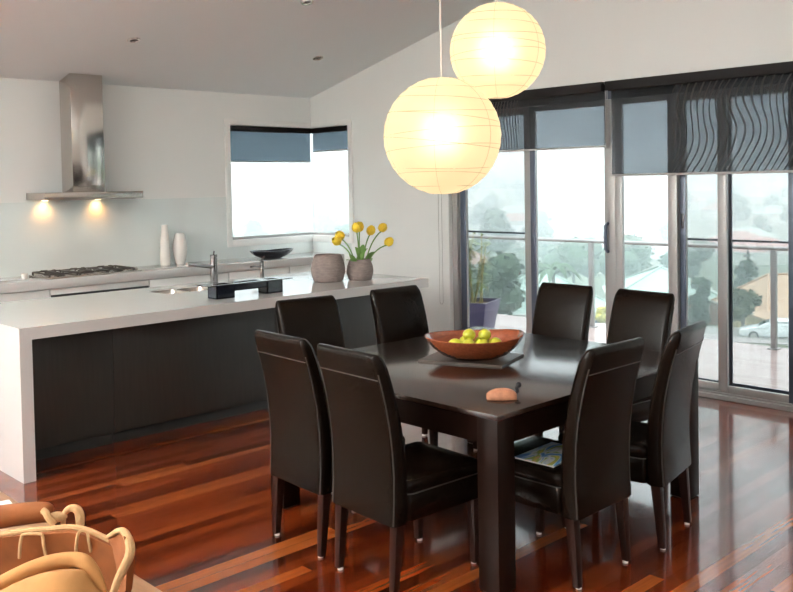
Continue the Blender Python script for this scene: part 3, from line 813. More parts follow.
# ------------------------------------------------------------------ things on the table
A_, B_, C_ = Vector((3.36, 3.35)), Vector((3.53, 2.92)), Vector((3.86, 3.035))
D_ = A_ + C_ - B_
bm = B(); prism(bm, [tuple(p) for p in (A_, B_, C_, D_)], TZ, TZ + .011, 'z')
tag(obj('serving_board', bm, M['slate'], smooth=0), 'thin dark rectangular board under the fruit bowl', 'board')
ZB = TZ + .0112
ca, sa = math.cos(R(-43)), math.sin(R(-43))
BC = Vector((3.605, 3.165))
bm = B(); secs = []; N = 40
for s, z in ((.40, 0), (.46, .001), (.66, .022), (.84, .060), (.95, .095), (1.0, .118), (.985, .122), (.935, .117), (.88, .088), (.78, .055), (.60, .030), (.40, .020), (.02, .018)):
    ring = []
    for k in range(N):
        a = 2 * math.pi * k / N
        n_ = 2.15
        cx, cy = abs(math.cos(a)) ** (2 / n_) * math.copysign(1, math.cos(a)), abs(math.sin(a)) ** (2 / n_) * math.copysign(1, math.sin(a))
        x, y = .266 * s * cx, .215 * s * cy
        zz = z * (1 + (.05 * cx * cx - .07 * (1 - cx * cx) + .05 * cx ** 3) * (z / .12))
        ring.append((BC.x + x * ca - y * sa, BC.y + x * sa + y * ca, ZB + zz))
    secs.append(ring)
loft(bm, secs)
tag(obj('fruit_bowl', bm, M['bowl'], smooth=60), 'oval red-brown timber bowl of green fruit on the table', 'bowl')
fr = [(-.105, -.02, .052, 'lime farthest left in the fruit bowl'), (-.045, .035, .054, 'lime at the back of the bowl left of the middle'), (-.035, -.035, .052, 'lime at the front of the bowl left of the middle'),
      (-.028, .002, .098, 'lime lying on top of the left heap'), (.035, -.035, .052, 'lime at the front of the bowl right of the middle'), (.045, .032, .054, 'lime at the back of the bowl right of the middle'),
      (.055, .0, .096, 'lime lying on top of the right heap'), (.108, -.015, .052, 'lime farthest right in the fruit bowl')]
for x, y, z, lab in fr:
    z += .024; y *= 1.25
    px, py = BC.x + x * ca - y * sa, BC.y + x * sa + y * ca
    bm = B(); sphere(bm, (0, 0, 0), .034, 18, 12, 1.12, 1, .95)
    for v in bm.verts:
        if v.co.x > .033: v.co.x += (v.co.x - .033) * 1.0
    bm.transform(Matrix.Translation((px, py, ZB + z)) @ Matrix.Rotation(random.uniform(0, 6), 4, 'Z'))
    tag(obj('lime', bm, M['lime'], smooth=80), lab, 'fruit', 'limes in the timber bowl')
p = thing('coin_purse', 'small coral patterned purse with black clasp on the table corner', 'purse', (3.02, 2.50, TZ), R(-43))
bm = B(); secs = []
for u in range(11):
    t_ = u / 10; x = -.064 + .128 * t_
    hh = .044 * (math.sin(math.pi * (.04 + .92 * t_)) ** .28); dd = .042 * (math.sin(math.pi * (.04 + .92 * t_)) ** .3)
    hh *= 1 + .10 * t_
    secs.append([(x, dd * math.copysign(abs(math.cos(a)) ** .6, math.cos(a)) * (1.0 if math.sin(a) < 0 else .86), max(0.0, .45 * hh + .55 * hh * math.copysign(abs(math.sin(a)) ** .6, math.sin(a)))) for a in [2 * math.pi * k / 18 for k in range(18)]])
loft(bm, secs); obj('pouch', bm, M['coral'], p, world=False, smooth=60)
bm = B(); tube(bm, [(.058, .008, .018), (.070, .006, .030), (.066, .004, .045), (.072, .002, .054)], .0085, 8); sphere(bm, (.075, .002, .060), .0135, 12, 8); obj('clasp', bm, M['black'], p, world=False)

# magazine on chair seat
mg = thing('magazine', 'colourful magazine lying on the chair seat', 'magazine', (3.23, 2.385, .4795), R(3))
bm = B(); box(bm, (-.145, -.10, 0), (.145, .10, .007)); obj('pages', bm, M['paper'], mg, world=False, smooth=0)
bm = B(); box(bm, (-.147, -.102, .007), (.147, .102, .0085)); obj('cover', bm, M['cover'], mg, world=False, smooth=0)

# ------------------------------------------------------------------ lanterns
def lantern(c, r, label, ribs):
    t = thing('paper_lantern', label, 'pendant light', (c[0], c[1], c[2]), group='round paper lanterns over the table')
    bm = B(); secs = []
    NZ, NA = 44, 64
    th0 = .17
    for k in range(NZ + 1):
        th = th0 + (math.pi - 2 * th0) * k / NZ
        row = []
        for j in range(NA):
            ph = 2 * math.pi * j / NA
            rr = r * (1 + .004 * math.sin(k * 2.1 + 1.3 * math.sin(ph * 2)) + .003 * math.sin(5 * ph))
            row.append((c[0] + rr * math.sin(th) * math.cos(ph), c[1] + rr * math.sin(th) * math.sin(ph), c[2] - rr * math.cos(th)))
        secs.append(row)
    loft(bm, secs, cap=False)
    sh = obj('paper_shade', bm, M['lantern'], t, smooth=80)
    bm = B()
    for z, tilt, pa in ribs:
        pts = []
        for j in range(49):
            ph = 2 * math.pi * j / 48
            zz = z + tilt * math.cos(ph - pa)
            q = math.sqrt(max(0.02, 1 - zz * zz)) * 1.002
            pts.append((c[0] + r * q * math.cos(ph), c[1] + r * q * math.sin(ph), c[2] + r * zz))
        tube(bm, pts, .0013, 5, cap=False)
    for k in range(6):
        ph = k * math.pi / 3 + .62
        pts = [(c[0] + 1.002 * r * math.sin(a) * math.cos(ph), c[1] + 1.002 * r * math.sin(a) * math.sin(ph), c[2] + 1.002 * r * math.cos(a)) for a in [.17 + (math.pi - .34) * j / 30 for j in range(31)]]
        tube(bm, pts, .0008, 5, cap=False)
    obj('wire_rib', bm, M['rib'], sh)
    zc = ceil_z(c[1])
    bm = B(); tube(bm, [(c[0], c[1], c[2] + .06), (c[0], c[1], zc - .02)], .0042, 8); obj('cord', bm, M['cord'], t)
    bm = B(); lathe(bm, [(.05, -.045), (.05, -.012), (.03, .0), (0, .0)], 20, (c[0], c[1], zc - .012)); obj('ceiling_rose', bm, M['white_gloss'], t)
    bm = B(); sphere(bm, (c[0], c[1], c[2] + .02), .042, 18, 12); obj('bulb', bm, M['bulb'], t)
    return t
lantern((3.385, 3.172, 1.935), .30, 'larger cream paper lantern hanging lower over the table',
        [(.80, .0, 0), (.62, .05, 2.2), (.42, .05, .8), (.30, .10, 2.5), (.06, .07, 5.2), (-.12, .12, 2.2), (-.22, .06, 4.9), (-.52, .05, 1.0), (-.66, .05, 3.6), (-.85, 0, 0)])
lantern((3.70, 3.059, 2.384), .25, 'smaller cream paper lantern hanging higher behind the larger one',
        [(.75, .03, 1), (.52, .04, 2.2), (.30, .05, .8), (.12, .06, 2.5), (-.08, .05, 5.2), (-.28, .06, 2.2), (-.55, .05, 1.0), (-.78, 0, 0)])

# downlights in the raked ceiling
def downlight(x, y, label):
    z = ceil_z(y)
    t = thing('downlight', label, 'downlight', (x, y, z), group='recessed ceiling downlights')
    rot = Matrix.Translation((x, y, z)) @ Matrix.Rotation(-math.atan(SL), 4, 'X')
    bm = B()
    prof = [(.034, -.001), (.037, -.008), (.052, -.007), (.055, 0.0)]
    secs = [[(r_ * math.cos(2 * math.pi * k / 28), r_ * math.sin(2 * math.pi * k / 28), z_) for k in range(28)] for r_, z_ in prof]
    loft(bm, secs, cap=False); bm.transform(rot); obj('trim_ring', bm, M['mirror_steel'], t)
    bm = B(); lathe(bm, [(0, -.002), (.020, -.003), (.034, -.0015), (.034, 0)], 24); bm.transform(rot); obj('lamp_face', bm, M['black'], t)
    bm = B(); lathe(bm, [(0, -.007), (.014, -.006), (.018, -.003), (0, -.002)], 20); bm.transform(rot); obj('lamp', bm, M['lampglass'], t)
downlight(3.752, 7.081, 'ceiling downlight near the range hood chimney')
downlight(5.726, 7.045, 'ceiling downlight above the corner window')
downlight(4.746, 5.969, 'ceiling downlight at the top edge of the photo')

# ------------------------------------------------------------------ bottom left corner: low table, magazine, bag
t = thing('low_table', 'light brown timber table under the tan bag', 'table', (.9, 3.3, 0))
bm = B(); box(bm, (.45, 2.0, .41), (1.368, 4.55, .45), .006); obj('tabletop', bm, M['lowtable'], t)
for x in (.52, 1.24):
    for y in (2.08, 4.40):
        bm = B(); box(bm, (x, y, 0), (x + .07, y + .07, .41), .004); obj('leg', bm, M['lowtable'], t)
mg = thing('brochure', 'blue and white brochure on the light brown table', 'brochure', (1.245, 3.575, .4505), R(-8))
bm = B(); box(bm, (-.14, -.105, 0), (.085, .105, .006)); obj('pages', bm, M['paper'], mg, world=False, smooth=0)
bm = B(); prism(bm, [(-.138, -.10), (.06, -.10), (-.02, .10), (-.138, .10)], .006, .0072, 'z'); obj('cover_print', bm, M['blue_print'], mg, world=False, smooth=0)

bag = thing('shoulder_bag', 'tan suede bag with cream fleece trim and loops', 'bag', (.9934, 2.3744, .451), R(-43.885))
def sheet(bm, pts_top, z0, th, curve):
    """upright soft panel: top outline (x, z) in the panel plane, depth y = curve(x)"""
    secs = []
    for x, z in pts_top:
        y = curve(x)
        ring = []
        for k in range(7):
            zz = z0 + (z - z0) * k / 6
            ring.append((x, y - th / 2 + .012 * math.sin(3 * zz * 6 + x * 9), zz))
        for k in range(6, -1, -1):
            zz = z0 + (z - z0) * k / 6
            ring.append((x, y + th / 2 + .012 * math.sin(3 * zz * 6 + x * 9), zz))
        secs.append(ring)
    loft(bm, secs)
bm = B()
top = [(-.34, .245), (-.2, .275), (-.12, .285), (-.06, .288), (0, .292), (.05, .285), (.09, .272), (.13, .258), (.16, .250)]
sheet(bm, top, .0, .03, lambda x: .10 - .25 * max(0, x - .02) ** 1.0)
obj('back_panel', bm, M['suede_dark'], bag, world=False, smooth=70)
bm = B(); tube(bm, [(x, .10 - .25 * max(0, x - .02), z + .004) for x, z in top[1:]], .009, 8, sub=4); obj('fleece_edge', bm, M['fleece'], bag, world=False)
bm = B()
secs = []
for k in range(9):
    u = k / 8
    x = .10 + .115 * u - .02 * u * u; y = .085 - .13 * u; zt_ = .268 + .055 * math.sin(math.pi * .55 * u); zb_ = .03 + .15 * u
    secs.append([(x, y, zb_), (x + .004, y + .006, (zb_ + zt_) / 2), (x, y, zt_), (x + .014, y + .010, zt_ - .004), (x + .022, y + .016, (zb_ + zt_) / 2), (x + .014, y + .010, zb_)])
loft(bm, secs); gus = obj('side_gusset', bm, M['suede_dark'], bag, world=False, smooth=70)
bm = B()
tube(bm, [(.110, .080, .275), (.138, .035, .300), (.165, .0, .322), (.188, -.02, .326), (.207, -.04, .305), (.210, -.05, .278), (.198, -.055, .250), (.180, -.06, .215), (.165, -.07, .17)], [.006, .007, .008, .010, .012, .013, .012, .011, .009], 10, sub=4)
obj('fleece_edge', bm, M['fleece'], gus, world=False)
# front pouch, a soft dome
def rim_z(x):
    P_ = [(-.40, .16), (-.25, .215), (-.14, .255), (-.067, .290), (-.004, .322), (.05, .340), (.108, .350), (.150, .345), (.182, .318), (.20, .28)]
    for (a, za), (b_, zb_) in zip(P_[:-1], P_[1:]):
        if x <= b_: return za + (zb_ - za) * (x - a) / (b_ - a)
    return P_[-1][1]
bm = B(); secs = []
N = 44
for t_, xc, hx, yc, hy in ((0, -.06, .33, -.26, .15), (.25, -.055, .365, -.27, .175), (.5, -.055, .355, -.27, .175), (.7, -.06, .325, -.262, .155), (.85, -.075, .29, -.25, .115), (.95, -.09, .272, -.236, .075), (1.0, -.095, .266, -.222, .045), (1.0, -.095, .262, -.218, .030), (.92, -.095, .25, -.216, .02)):
    ring = []
    for k in range(N):
        a = 2 * math.pi * k / N
        x = xc + hx * math.cos(a); y = yc + hy * math.sin(a)
        y += .006 * math.cos(4 * a + t_ * 5); x += .004 * math.sin(3 * a + t_ * 6)
        ring.append((x, y, max(0, (rim_z(min(x, .175)) - .026) * t_ + .010 * math.sin(x * 30 + t_ * 4) * t_ * (1 - t_) * 2)))
    secs.append(ring)
loft(bm, secs); pk = obj('front_pocket', bm, M['suede'], bag, world=False, smooth=80)
bm = B(); xs_ = [-.36, -.28, -.2, -.13, -.067, -.03, .01, .05, .09, .125, .150, .170, .188, .205]
tube(bm, [(x, -.20 - .03 * max(0, x - .12) / .07, rim_z(x) - .019) for x in xs_], [.019] * 10 + [.0185, .017, .013, .005], 12, sub=4); obj('rolled_rim', bm, M['suede'], pk, world=False, smooth=80)
for x0, x1, y, z0, z1 in ((-.128, -.062, .066, .225, .292), (.030, .064, .064, .24, .30)):
    bm = B(); tube(bm, [(x0 - .004, y, z0), (x0, y - .004, (z0 + z1) / 2), (x0 + .004, y, z1 - .008), (x0 + .012, y, z1), (x1 - .012, y, z1), (x1 - .004, y, z1 - .008), (x1, y - .004, (z0 + z1) / 2), (x1 + .004, y, z0)], .0045, 7, sub=4)
    obj('strap_loop', bm, M['fleece'], bag, world=False)
bm = B(); tube(bm, [(-.36, .15, .290), (-.24, .15, .308), (-.14, .15, .320), (-.085, .15, .322), (-.070, .15, .320)], [.034, .033, .031, .028, .012], 14, sub=4); obj('rolled_flap', bm, M['suede_dark'], bag, world=False, smooth=70)
bm = B(); tube(bm, [(-.085, .12, .338), (-.074, .115, .332), (-.064, .11, .318), (-.05, .11, .300)], .010, 8, sub=4); obj('flap_trim', bm, M['fleece'], bag, world=False)
bm = B(); sphere(bm, (-.052, .14, .312), .026, 14, 10, 1.1, .7, .55); obj('fleece_tuft', bm, M['fleece'], bag, world=False, smooth=80)
bm = B(); tube(bm, [(-.036, .14, .290), (-.034, .145, .318), (-.020, .148, .332), (.0, .148, .330), (.010, .145, .314), (.012, .14, .285)], [.007, .008, .010, .012, .013, .012], 9, sub=4); obj('handle', bm, M['fleece'], bag, world=False)

# ------------------------------------------------------------------ deck
DX0, DX1, DZ = XR + .165, 9.02, -.02
bm = B(); box(bm, (DX0, -3, DZ - .08), (DX1, 9.2, DZ))
tag(obj('deck', bm, M['deck'], smooth=0), 'wet pale timber deck outside the doors', 'deck', kind='structure')
rl = thing('deck_railing', 'metal deck railing with posts and clear glass infill', 'railing', (8.9, 4.9, DZ))
ys = [-2.45, -.34, 1.77, 3.85, 5.99, 8.10]
bm = B(); tube(bm, [(8.9, ys[0],   .985), (8.9, ys[-1], .985)], .021, 12); obj('top_rail', bm, M['alu'], rl)
for y in ys:
    bm = B(); box(bm, (8.875, y - .026, DZ), (8.925, y + .026, .968), .004); pz = obj('post', bm, M['alu'], rl)
    bm = B(); box(bm, (8.85, y - .05, DZ), (8.95, y + .05, DZ + .010), .002); obj('base_plate', bm, M['alu'], pz)
for a, b_ in zip(ys[:-1], ys[1:]):
    bm = B(); box(bm, (8.896, a + .04, .06), (8.904, b_ - .04, .93)); obj('glass_panel', bm, M['rail_glass'], rl, smooth=0)

pb = thing('potted_bamboo', 'blue-violet square pot of bamboo on the deck', 'potted plant', (7.38, 6.50, DZ - 0), R(20))
bm = B()
loft(bm, [[(x, y, z) for x, y in rrect(a, a, .012, 2)] for z, a in ((0, .165), (.02, .17), (.40, .235), (.43, .245), (.43, .222), (.38, .215))], cap=False)
loft(bm, [[(x, y, z) for x, y in rrect(a, a, .012, 2)] for z, a in ((0.001, .165), (.002, .01))])
obj('pot', bm, M['planter'], pb, world=False)
bm = B(); loft(bm, [[(x, y, z) for x, y in rrect(a, a, .01, 2)] for z, a in ((.37, .218), (.385, .216), (.395, .1))]); obj('soil', bm, M['soil'], pb, world=False)
rnd = random.Random(3)
lv = B()
for k in range(20):
    bx, by = rnd.uniform(-.15, .15), rnd.uniform(-.15, .15)
    h_ = rnd.uniform(.40, .86); lx, ly = bx + rnd.uniform(-.12, .12), by + rnd.uniform(-.12, .12)
    bm = B(); tube(bm, [(bx, by, .37), ((bx + lx) / 2, (by + ly) / 2, .37 + h_ * .55), (lx, ly, .37 + h_)], [.007, .006, .003], 6); obj('cane', bm, M['bamboo'], pb, world=False)
    for j in range(34):
        u = rnd.uniform(.25, 1.05)
        c_ = Vector((bx + (lx - bx) * u, by + (ly - by) * u, .37 + h_ * u))
        a = rnd.uniform(0, 6.28); L = rnd.uniform(.07, .15)
        d = Vector((math.cos(a), math.sin(a), rnd.uniform(-.5, .35))) * L; s_ = Vector((-math.sin(a), math.cos(a), 0)) * .014
        vs = [lv.verts.new(c_), lv.verts.new(c_ + d * .45 + s_), lv.verts.new(c_ + d), lv.verts.new(c_ + d * .45 - s_)]
        lv.faces.new(vs)
obj('foliage', lv, M['bleaf'], pb, world=False, smooth=0)

# ------------------------------------------------------------------ the hillside and valley
def gz(d):
    P_ = [(0, -2.6), (10, -3.4), (30, -6.0), (60, -8.75), (66, -9.3), (75, -10.7), (92, -12.2), (150, -14.8), (250, -15.5), (400, -9), (600, 2), (850, 14), (1200, 26), (1600, 34)]
    for (a, za), (b_, zb_) in zip(P_[:-1], P_[1:]):
        if d <= b_: return za + (zb_ - za) * (d - a) / (b_ - a)
    return P_[-1][1]
bm = B(); rings = []
rad = [3, 12, 22, 34, 46, 56, 64, 74, 86, 100, 125, 160, 200, 260, 330, 420, 520, 640, 780, 950, 1200, 1500]
NA = 96
for d in rad:
    row = []
    for k in range(NA):
        a = 2 * math.pi * k / NA
        amp = 0 if d < 140 else (d - 140) * .012
        z = gz(d) + amp * (math.sin(a * 5 + d * .006) + .6 * math.sin(a * 11 + 1.3 + d * .004))
        row.append((d * math.cos(a), d * math.sin(a), z))
    rings.append(row)
loft(bm, rings, cap=False)
bm.faces.new([bm.verts[k] for k in range(NA)]) if hasattr(bm.verts, 'ensure_lookup_table') and (bm.verts.ensure_lookup_table() or True) else None
tag(obj('ground', bm, M['grass'], smooth=80), 'grassy hillside falling to the hazy valley', 'ground', kind='structure')
def street(name, pts, w_, lab):
    bm = B(); secs = []
    for i, (x, y) in enumerate(pts):
        a = Vector(pts[max(0, i - 1)]); b_ = Vector(pts[min(len(pts) - 1, i + 1)]); n_ = (b_ - a).normalized(); n_ = Vector((-n_.y, n_.x)) * w_ / 2
        z = max(gz(math.hypot(x + s * n_.x, y + s * n_.y)) for s in (-1, 0, 1)) + .06
        secs.append([(x + n_.x, y + n_.y, z), (x - n_.x, y - n_.y, z), (x - n_.x, y - n_.y, z - .8), (x + n_.x, y + n_.y, z - .8)])
    loft(bm, secs)
    tag(obj(name, bm, M['asphalt'], smooth=0), lab, 'street', kind='structure')
cd = Vector((58.7, 26.4)); tg = Vector((.41, -.912)).normalized()
street('street', [tuple(cd + tg * s) for s in range(-70, 90, 10)], 6.0, 'pale wet street below the deck')

def house(name, lab, c, rz, w_, d_, wall_h, roof_h, wall_m, roof_m, hip=True, ins=None, group=None, over=.5, detail=True):
    t = thing(name, lab, 'house', c, rz, group)
    bm = B(); box(bm, (-w_ / 2, -d_ / 2, -.6), (w_ / 2, d_ / 2, wall_h)); obj('wall', bm, wall_m, t, world=False, smooth=0)
    bm = B(); x, y = w_ / 2 + over, d_ / 2 + over; ins = (y if ins is None else ins) if hip else 0.0
    v = [bm.verts.new(p_) for p_ in ((-x, -y, wall_h), (x, -y, wall_h), (x, y, wall_h), (-x, y, wall_h), (-x + ins, 0, wall_h + roof_h), (x - ins, 0, wall_h + roof_h))]
    for f in ((0, 1, 5, 4), (1, 2, 5), (2, 3, 4, 5), (3, 0, 4), (3, 2, 1, 0)): bm.faces.new([v[i] for i in f])
    rf = obj('roof', bm, roof_m, t, world=False, smooth=0)
    if detail:
        bm = B(); e = .03
        for a, b_ in ((0, 4), (1, 5), (2, 5), (3, 4), (4, 5)):
            pts = [Vector(((-x, x, x, -x)[i], (-y, -y, y, y)[i], wall_h)) if i < 4 else Vector(((-x + ins) if i == 4 else (x - ins), 0, wall_h + roof_h)) for i in (a, b_)]
            tube(bm, [p_ + Vector((0, 0, e)) for p_ in pts], .10, 6)
        obj('ridge_cap', bm, M['ridge'] if roof_m == M['green_roof'] else roof_m, rf, world=False)
        bm = B(); 
        for a, b_ in (((-x, -y), (x, -y)), ((x, -y), (x, y)), ((-x, y), (x, y)), ((-x, -y), (-x, y))):
            box(bm, (a[0] - .06, a[1] - .06, wall_h - .16), (b_[0] + .06, b_[1] + .06, wall_h + .02))
        obj('gutter', bm, M['render_white'], rf, world=False, smooth=0)
        for wx in (-w_ * .3, w_ * .05, w_ * .32):
            bm = B(); box(bm, (wx - .75, -d_ / 2 - .05, .5), (wx + .75, -d_ / 2 + .05, 1.75)); f = obj('window_frame', bm, M['render_white'], t, world=False, smooth=0)
            bm = B(); box(bm, (wx - .66, -d_ / 2 - .08, .6), (wx - .03, -d_ / 2 - .04, 1.66)); box(bm, (wx + .03, -d_ / 2 - .08, .6), (wx + .66, -d_ / 2 - .04, 1.66)); obj('pane', bm, M['car_glass'], f, world=False, smooth=0)
    return t

VIEW = R(46.1)
def at(D, lat):
    """a point of the hillside: D metres out along the slope's axis, lat metres to its right"""
    x = D * math.cos(VIEW) + lat * math.sin(VIEW); y = D * math.sin(VIEW) - lat * math.cos(VIEW)
    return x, y, gz(math.hypot(x, y))
FACE = VIEW - math.pi / 2           # house front turned to the deck
x, y, z = at(80, 12.6)
house('house', 'low house with pale green hipped roof, behind the chairs', (x, y, -11.4), FACE + R(6), 11, 9, 2.0, 2.9, M['cream'], M['green_roof'])
x, y, z = at(88, 25.7)
house('house', 'green-roofed brick house with white window, left of the trees', (x, y, -11.5), FACE - R(10), 9.5, 10, 2.1, 2.6, M['brick'], M['green_roof'])
x, y, z = at(74, 33.8)
hs = house('house', 'orange tiled house behind the white car', (x, y, -10.9), FACE + R(4), 11, 9, 1.9, 2.7, M['cream'], M['tile_roof'], ins=2.6)
bm = B(); zz = 1.95
GX = -3.4
prism(bm, [(GX - 2.6, zz), (GX + 2.6, zz), (GX, zz + 1.15)], -7.4, -4.0, 'y'); obj('gable', bm, M['cream'], hs, world=False, smooth=0)
bm = B()
for s in (-1, 1):
    prism(bm, [(GX + s * 3.1, zz - .18), (GX, zz + 1.28), (GX, zz + 1.40), (GX + s * 3.1, zz - .06)], -7.7, -3.6, 'y')
obj('gable_roof', bm, M['tile_roof'], hs, world=False, smooth=0)
for px_ in (GX - 2.6, GX + 2.6):
    bm = B(); box(bm, (px_ - .1, -7.3, -.6), (px_ + .1, -7.1, zz)); obj('carport_post', bm, M['render_white'], hs, world=False, smooth=0)

# the white car
car = thing('car', 'white hatchback parked on the street below the deck', 'car', (cd.x + .4, cd.y - .9, gz(cd.length) + .09), math.atan2(tg.y, tg.x) + math.pi)
bm = B()
def body_sec(x):
    pass
prof = [(2.15, .30), (2.22, .55), (2.12, .72), (1.20, .88), (.55, .96), (-.2, .98), (-1.4, 1.0), (-2.0, .98), (-2.16, .70), (-2.12, .32)]
secs = []
for yy, k in ((-.80, .94), (-.76, .98), (-.6, 1.0), (0, 1.01), (.6, 1.0), (.76, .98), (.80, .94)):
    secs.append([(px_ * (k if abs(px_) > 1.8 else 1), yy, .30 + (pz_ - .30) * k) for px_, pz_ in prof])
loft(bm, secs); bd = obj('body', bm, M['car'], car, world=False, smooth=50)
bm = B(); secs = []
for z_, x0, x1, hw_ in ((.94, -1.95, 1.0, .74), (1.15, -1.85, .62, .70), (1.32, -1.62, .22, .62), (1.40, -1.3, -.05, .56), (1.42, -1.0, -.3, .40)):
    secs.append([(x_, y_, z_) for x_, y_ in rrect((x1 - x0) / 2, hw_, .12, 4, (x0 + x1) / 2, 0)])
loft(bm, secs); obj('cabin', bm, M['car'], car, world=False, smooth=60)
for s in (-1, 1):
    bm = B()
    for a in ([(.75, .98), (.30, 1.26), (-.28, 1.28), (-.28, .98)], [(-.36, .98), (-.36, 1.28), (-1.15, 1.27), (-1.30, .98)], [(-1.38, .99), (-1.24, 1.26), (-1.45, 1.24), (-1.72, 1.0)]):
        vs0 = [(x_, s * (.742 - (z_ - .95) * .26), z_) for x_, z_ in a]; vs1 = [(x_, s * (.700 - (z_ - .95) * .26), z_) for x_, z_ in a]
        loft(bm, [vs0, vs1])
    obj('side_window', bm, M['car_glass'], car, world=False, smooth=0)
bm = B(); loft(bm, [[(1.00, -.62, .97), (1.00, .62, .97), (.36, .56, 1.28), (.36, -.56, 1.28)], [(.95, -.62, .95), (.95, .62, .95), (.30, .56, 1.26), (.30, -.56, 1.26)]]); obj('windscreen', bm, M['car_glass'], car, world=False, smooth=0)
for wx in (1.32, -1.32):
    for s in (-1, 1):
        bm = B()
        pr = [(.12, -.09), (.30, -.09), (.32, -.06), (.32, .06), (.30, .09), (.12, .09)]
        loft(bm, [[(wx + r_ * math.cos(2 * math.pi * k / 22), s * .72 + q_, .32 + r_ * math.sin(2 * math.pi * k / 22)) for k in range(22)] for r_, q_ in pr])
        wl = obj('wheel', bm, M['tyre'], car, world=False)
        bm = B(); loft(bm, [[(wx + r_ * math.cos(2 * math.pi * k / 16), s * (.72 + q_), .32 + r_ * math.sin(2 * math.pi * k / 16)) for k in range(16)] for r_, q_ in ((.19, .07), (.19, .095), (.02, .10))]); obj('hubcap', bm, M['rail_pale'], wl, world=False)

# trees and shrubs
def crown_mesh(bm, cs, n, leaf, rn):
    for _ in range(n):
        c_, r_ = rn.choice(cs)
        u = Vector((rn.gauss(0, 1), rn.gauss(0, 1), rn.gauss(0, 1))).normalized() * r_ * rn.uniform(.6, 1.03)
        u.z *= .85
        p_ = Vector(c_) + u
        a = Vector((rn.gauss(0, 1), rn.gauss(0, 1), rn.gauss(0, .6))).normalized(); b_ = a.cross(Vector((rn.gauss(0, 1), rn.gauss(0, 1), rn.gauss(0, 1)))).normalized()
        s_ = leaf * rn.uniform(.6, 1.3)
        vs = [bm.verts.new(p_ + a * s_), bm.verts.new(p_ + b_ * s_ * .6), bm.verts.new(p_ - a * s_), bm.verts.new(p_ - b_ * s_ * .6)]
        bm.faces.new(vs)
def tree(lab, loc, h_, spread, m, seed, n=900, leaf=.28, group='trees below the deck', name='tree', cat='tree', trunk=True):
    rn = random.Random(seed)
    t = thing(name, lab, cat, loc, rn.uniform(0, 6), group)
    cs = []
    for k in range(9):
        a = rn.uniform(0, 6.28); q = rn.uniform(0, .62) * spread
        cs.append(((q * math.cos(a), q * math.sin(a), h_ * rn.uniform(.38 if trunk else .3, .80)), spread * rn.uniform(.32, .52)))
    bm = B(); crown_mesh(bm, cs, n, leaf, rn)
    for c_, r_ in cs: sphere(bm, c_, r_ * .78, 10, 7)
    obj('crown', bm, m, t, world=False, smooth=0)
    if trunk:
        bm = B(); tube(bm, [(0, 0, -.8), (.1, .05, h_ * .3), (0, .1, h_ * .62)], [h_ * .035, h_ * .026, h_ * .012], 8); obj('trunk', bm, M['bark'], t, world=False)
    return t
for D_, lat, h_, sp, mm, sd, lab in ((65, 25.0, 4.6, 1.75, 'leaf_b', 11, 'olive bushy tree beside the white car'), (84, 32.4, 7.2, 2.0, 'leaf_a', 12, 'dark green tree standing above the olive tree'),
        (79.6, 26.7, 5.2, 1.4, 'leaf_c', 13, 'mid green tree left of the dark green tree'), (70, 23.0, 2.6, 1.2, 'leaf_a', 15, 'low dark bushy tree between brick house and olive tree'),
        (60, 5.9, 6.2, 3.4, 'leaf_c', 14, 'broad green tree behind the potted bamboo'), (73, 8.0, 5.6, 2.2, 'leaf_c', 16, 'green tree at the left end of the green roof'),
        (115, 22.5, 8.2, 4.4, 'leaf_c', 17, 'tree rising behind the long green roof'), (120, 30.0, 8.0, 4.6, 'leaf_c', 18, 'second tree rising behind the long green roof'), (118, 38.0, 8.0, 4.2, 'leaf_a', 19, 'tree behind the brick house roof')):
    x, y, z = at(D_, lat)
    tree(lab, (x, y, z), h_, sp, M[mm], sd)
x, y, z = at(73, 17.0)
tree('round yellow flowering shrub in front of the green-roofed house', (x, y, z + .1), 2.2, 1.2, M['yellow_leaf'], 21, 500, .12, None, 'shrub', 'shrub', False)

# palm by the green roof
x, y, z = at(69, 11.9)
pm = thing('palm_tree', 'feathery palm beside the pale green roof', 'palm', (x, y, z))
bm = B(); tube(bm, [(0, 0, -.5), (.1, 0, 2.2), (.05, 0, 4.6)], [.2, .16, .13], 8); obj('trunk', bm, M['bark'], pm, world=False)
for k in range(13):
    a = k * 2.4; L = 2.3
    bm = B(); secs = []
    for j in range(7):
        u = j / 6; r_ = L * u; zz = 4.6 + 1.1 * math.sin(u * 1.9) - 1.5 * u * u + .25 * math.sin(k)
        wd = .28 * math.sin(math.pi * (.08 + .9 * u)) + .02; s_ = Vector((-math.sin(a), math.cos(a), 0)) * wd
        p_ = Vector((r_ * math.cos(a), r_ * math.sin(a), zz))
        secs.append([p_ + s_ - Vector((0, 0, wd * .5)), p_ + Vector((0, 0, .03)), p_ - s_ - Vector((0, 0, wd * .5)), p_ - Vector((0, 0, .03))])
    loft(bm, secs); obj('frond', bm, M['leaf_c'], pm, world=False, smooth=0)

x, y, z = at(98, 38.2)
up = thing('power_pole', 'thin power pole rising behind the orange tiled house', 'pole', (x, y, z))
bm = B(); tube(bm, [(0, 0, -.5), (0, 0, 6.6)], [.20, .15], 8); obj('mast', bm, M['pole'], up, world=False)
bm = B(); box(bm, (-.9, -.08, 5.9), (.9, .08, 6.08)); obj('crossarm', bm, M['pole'], up, world=False, smooth=0)

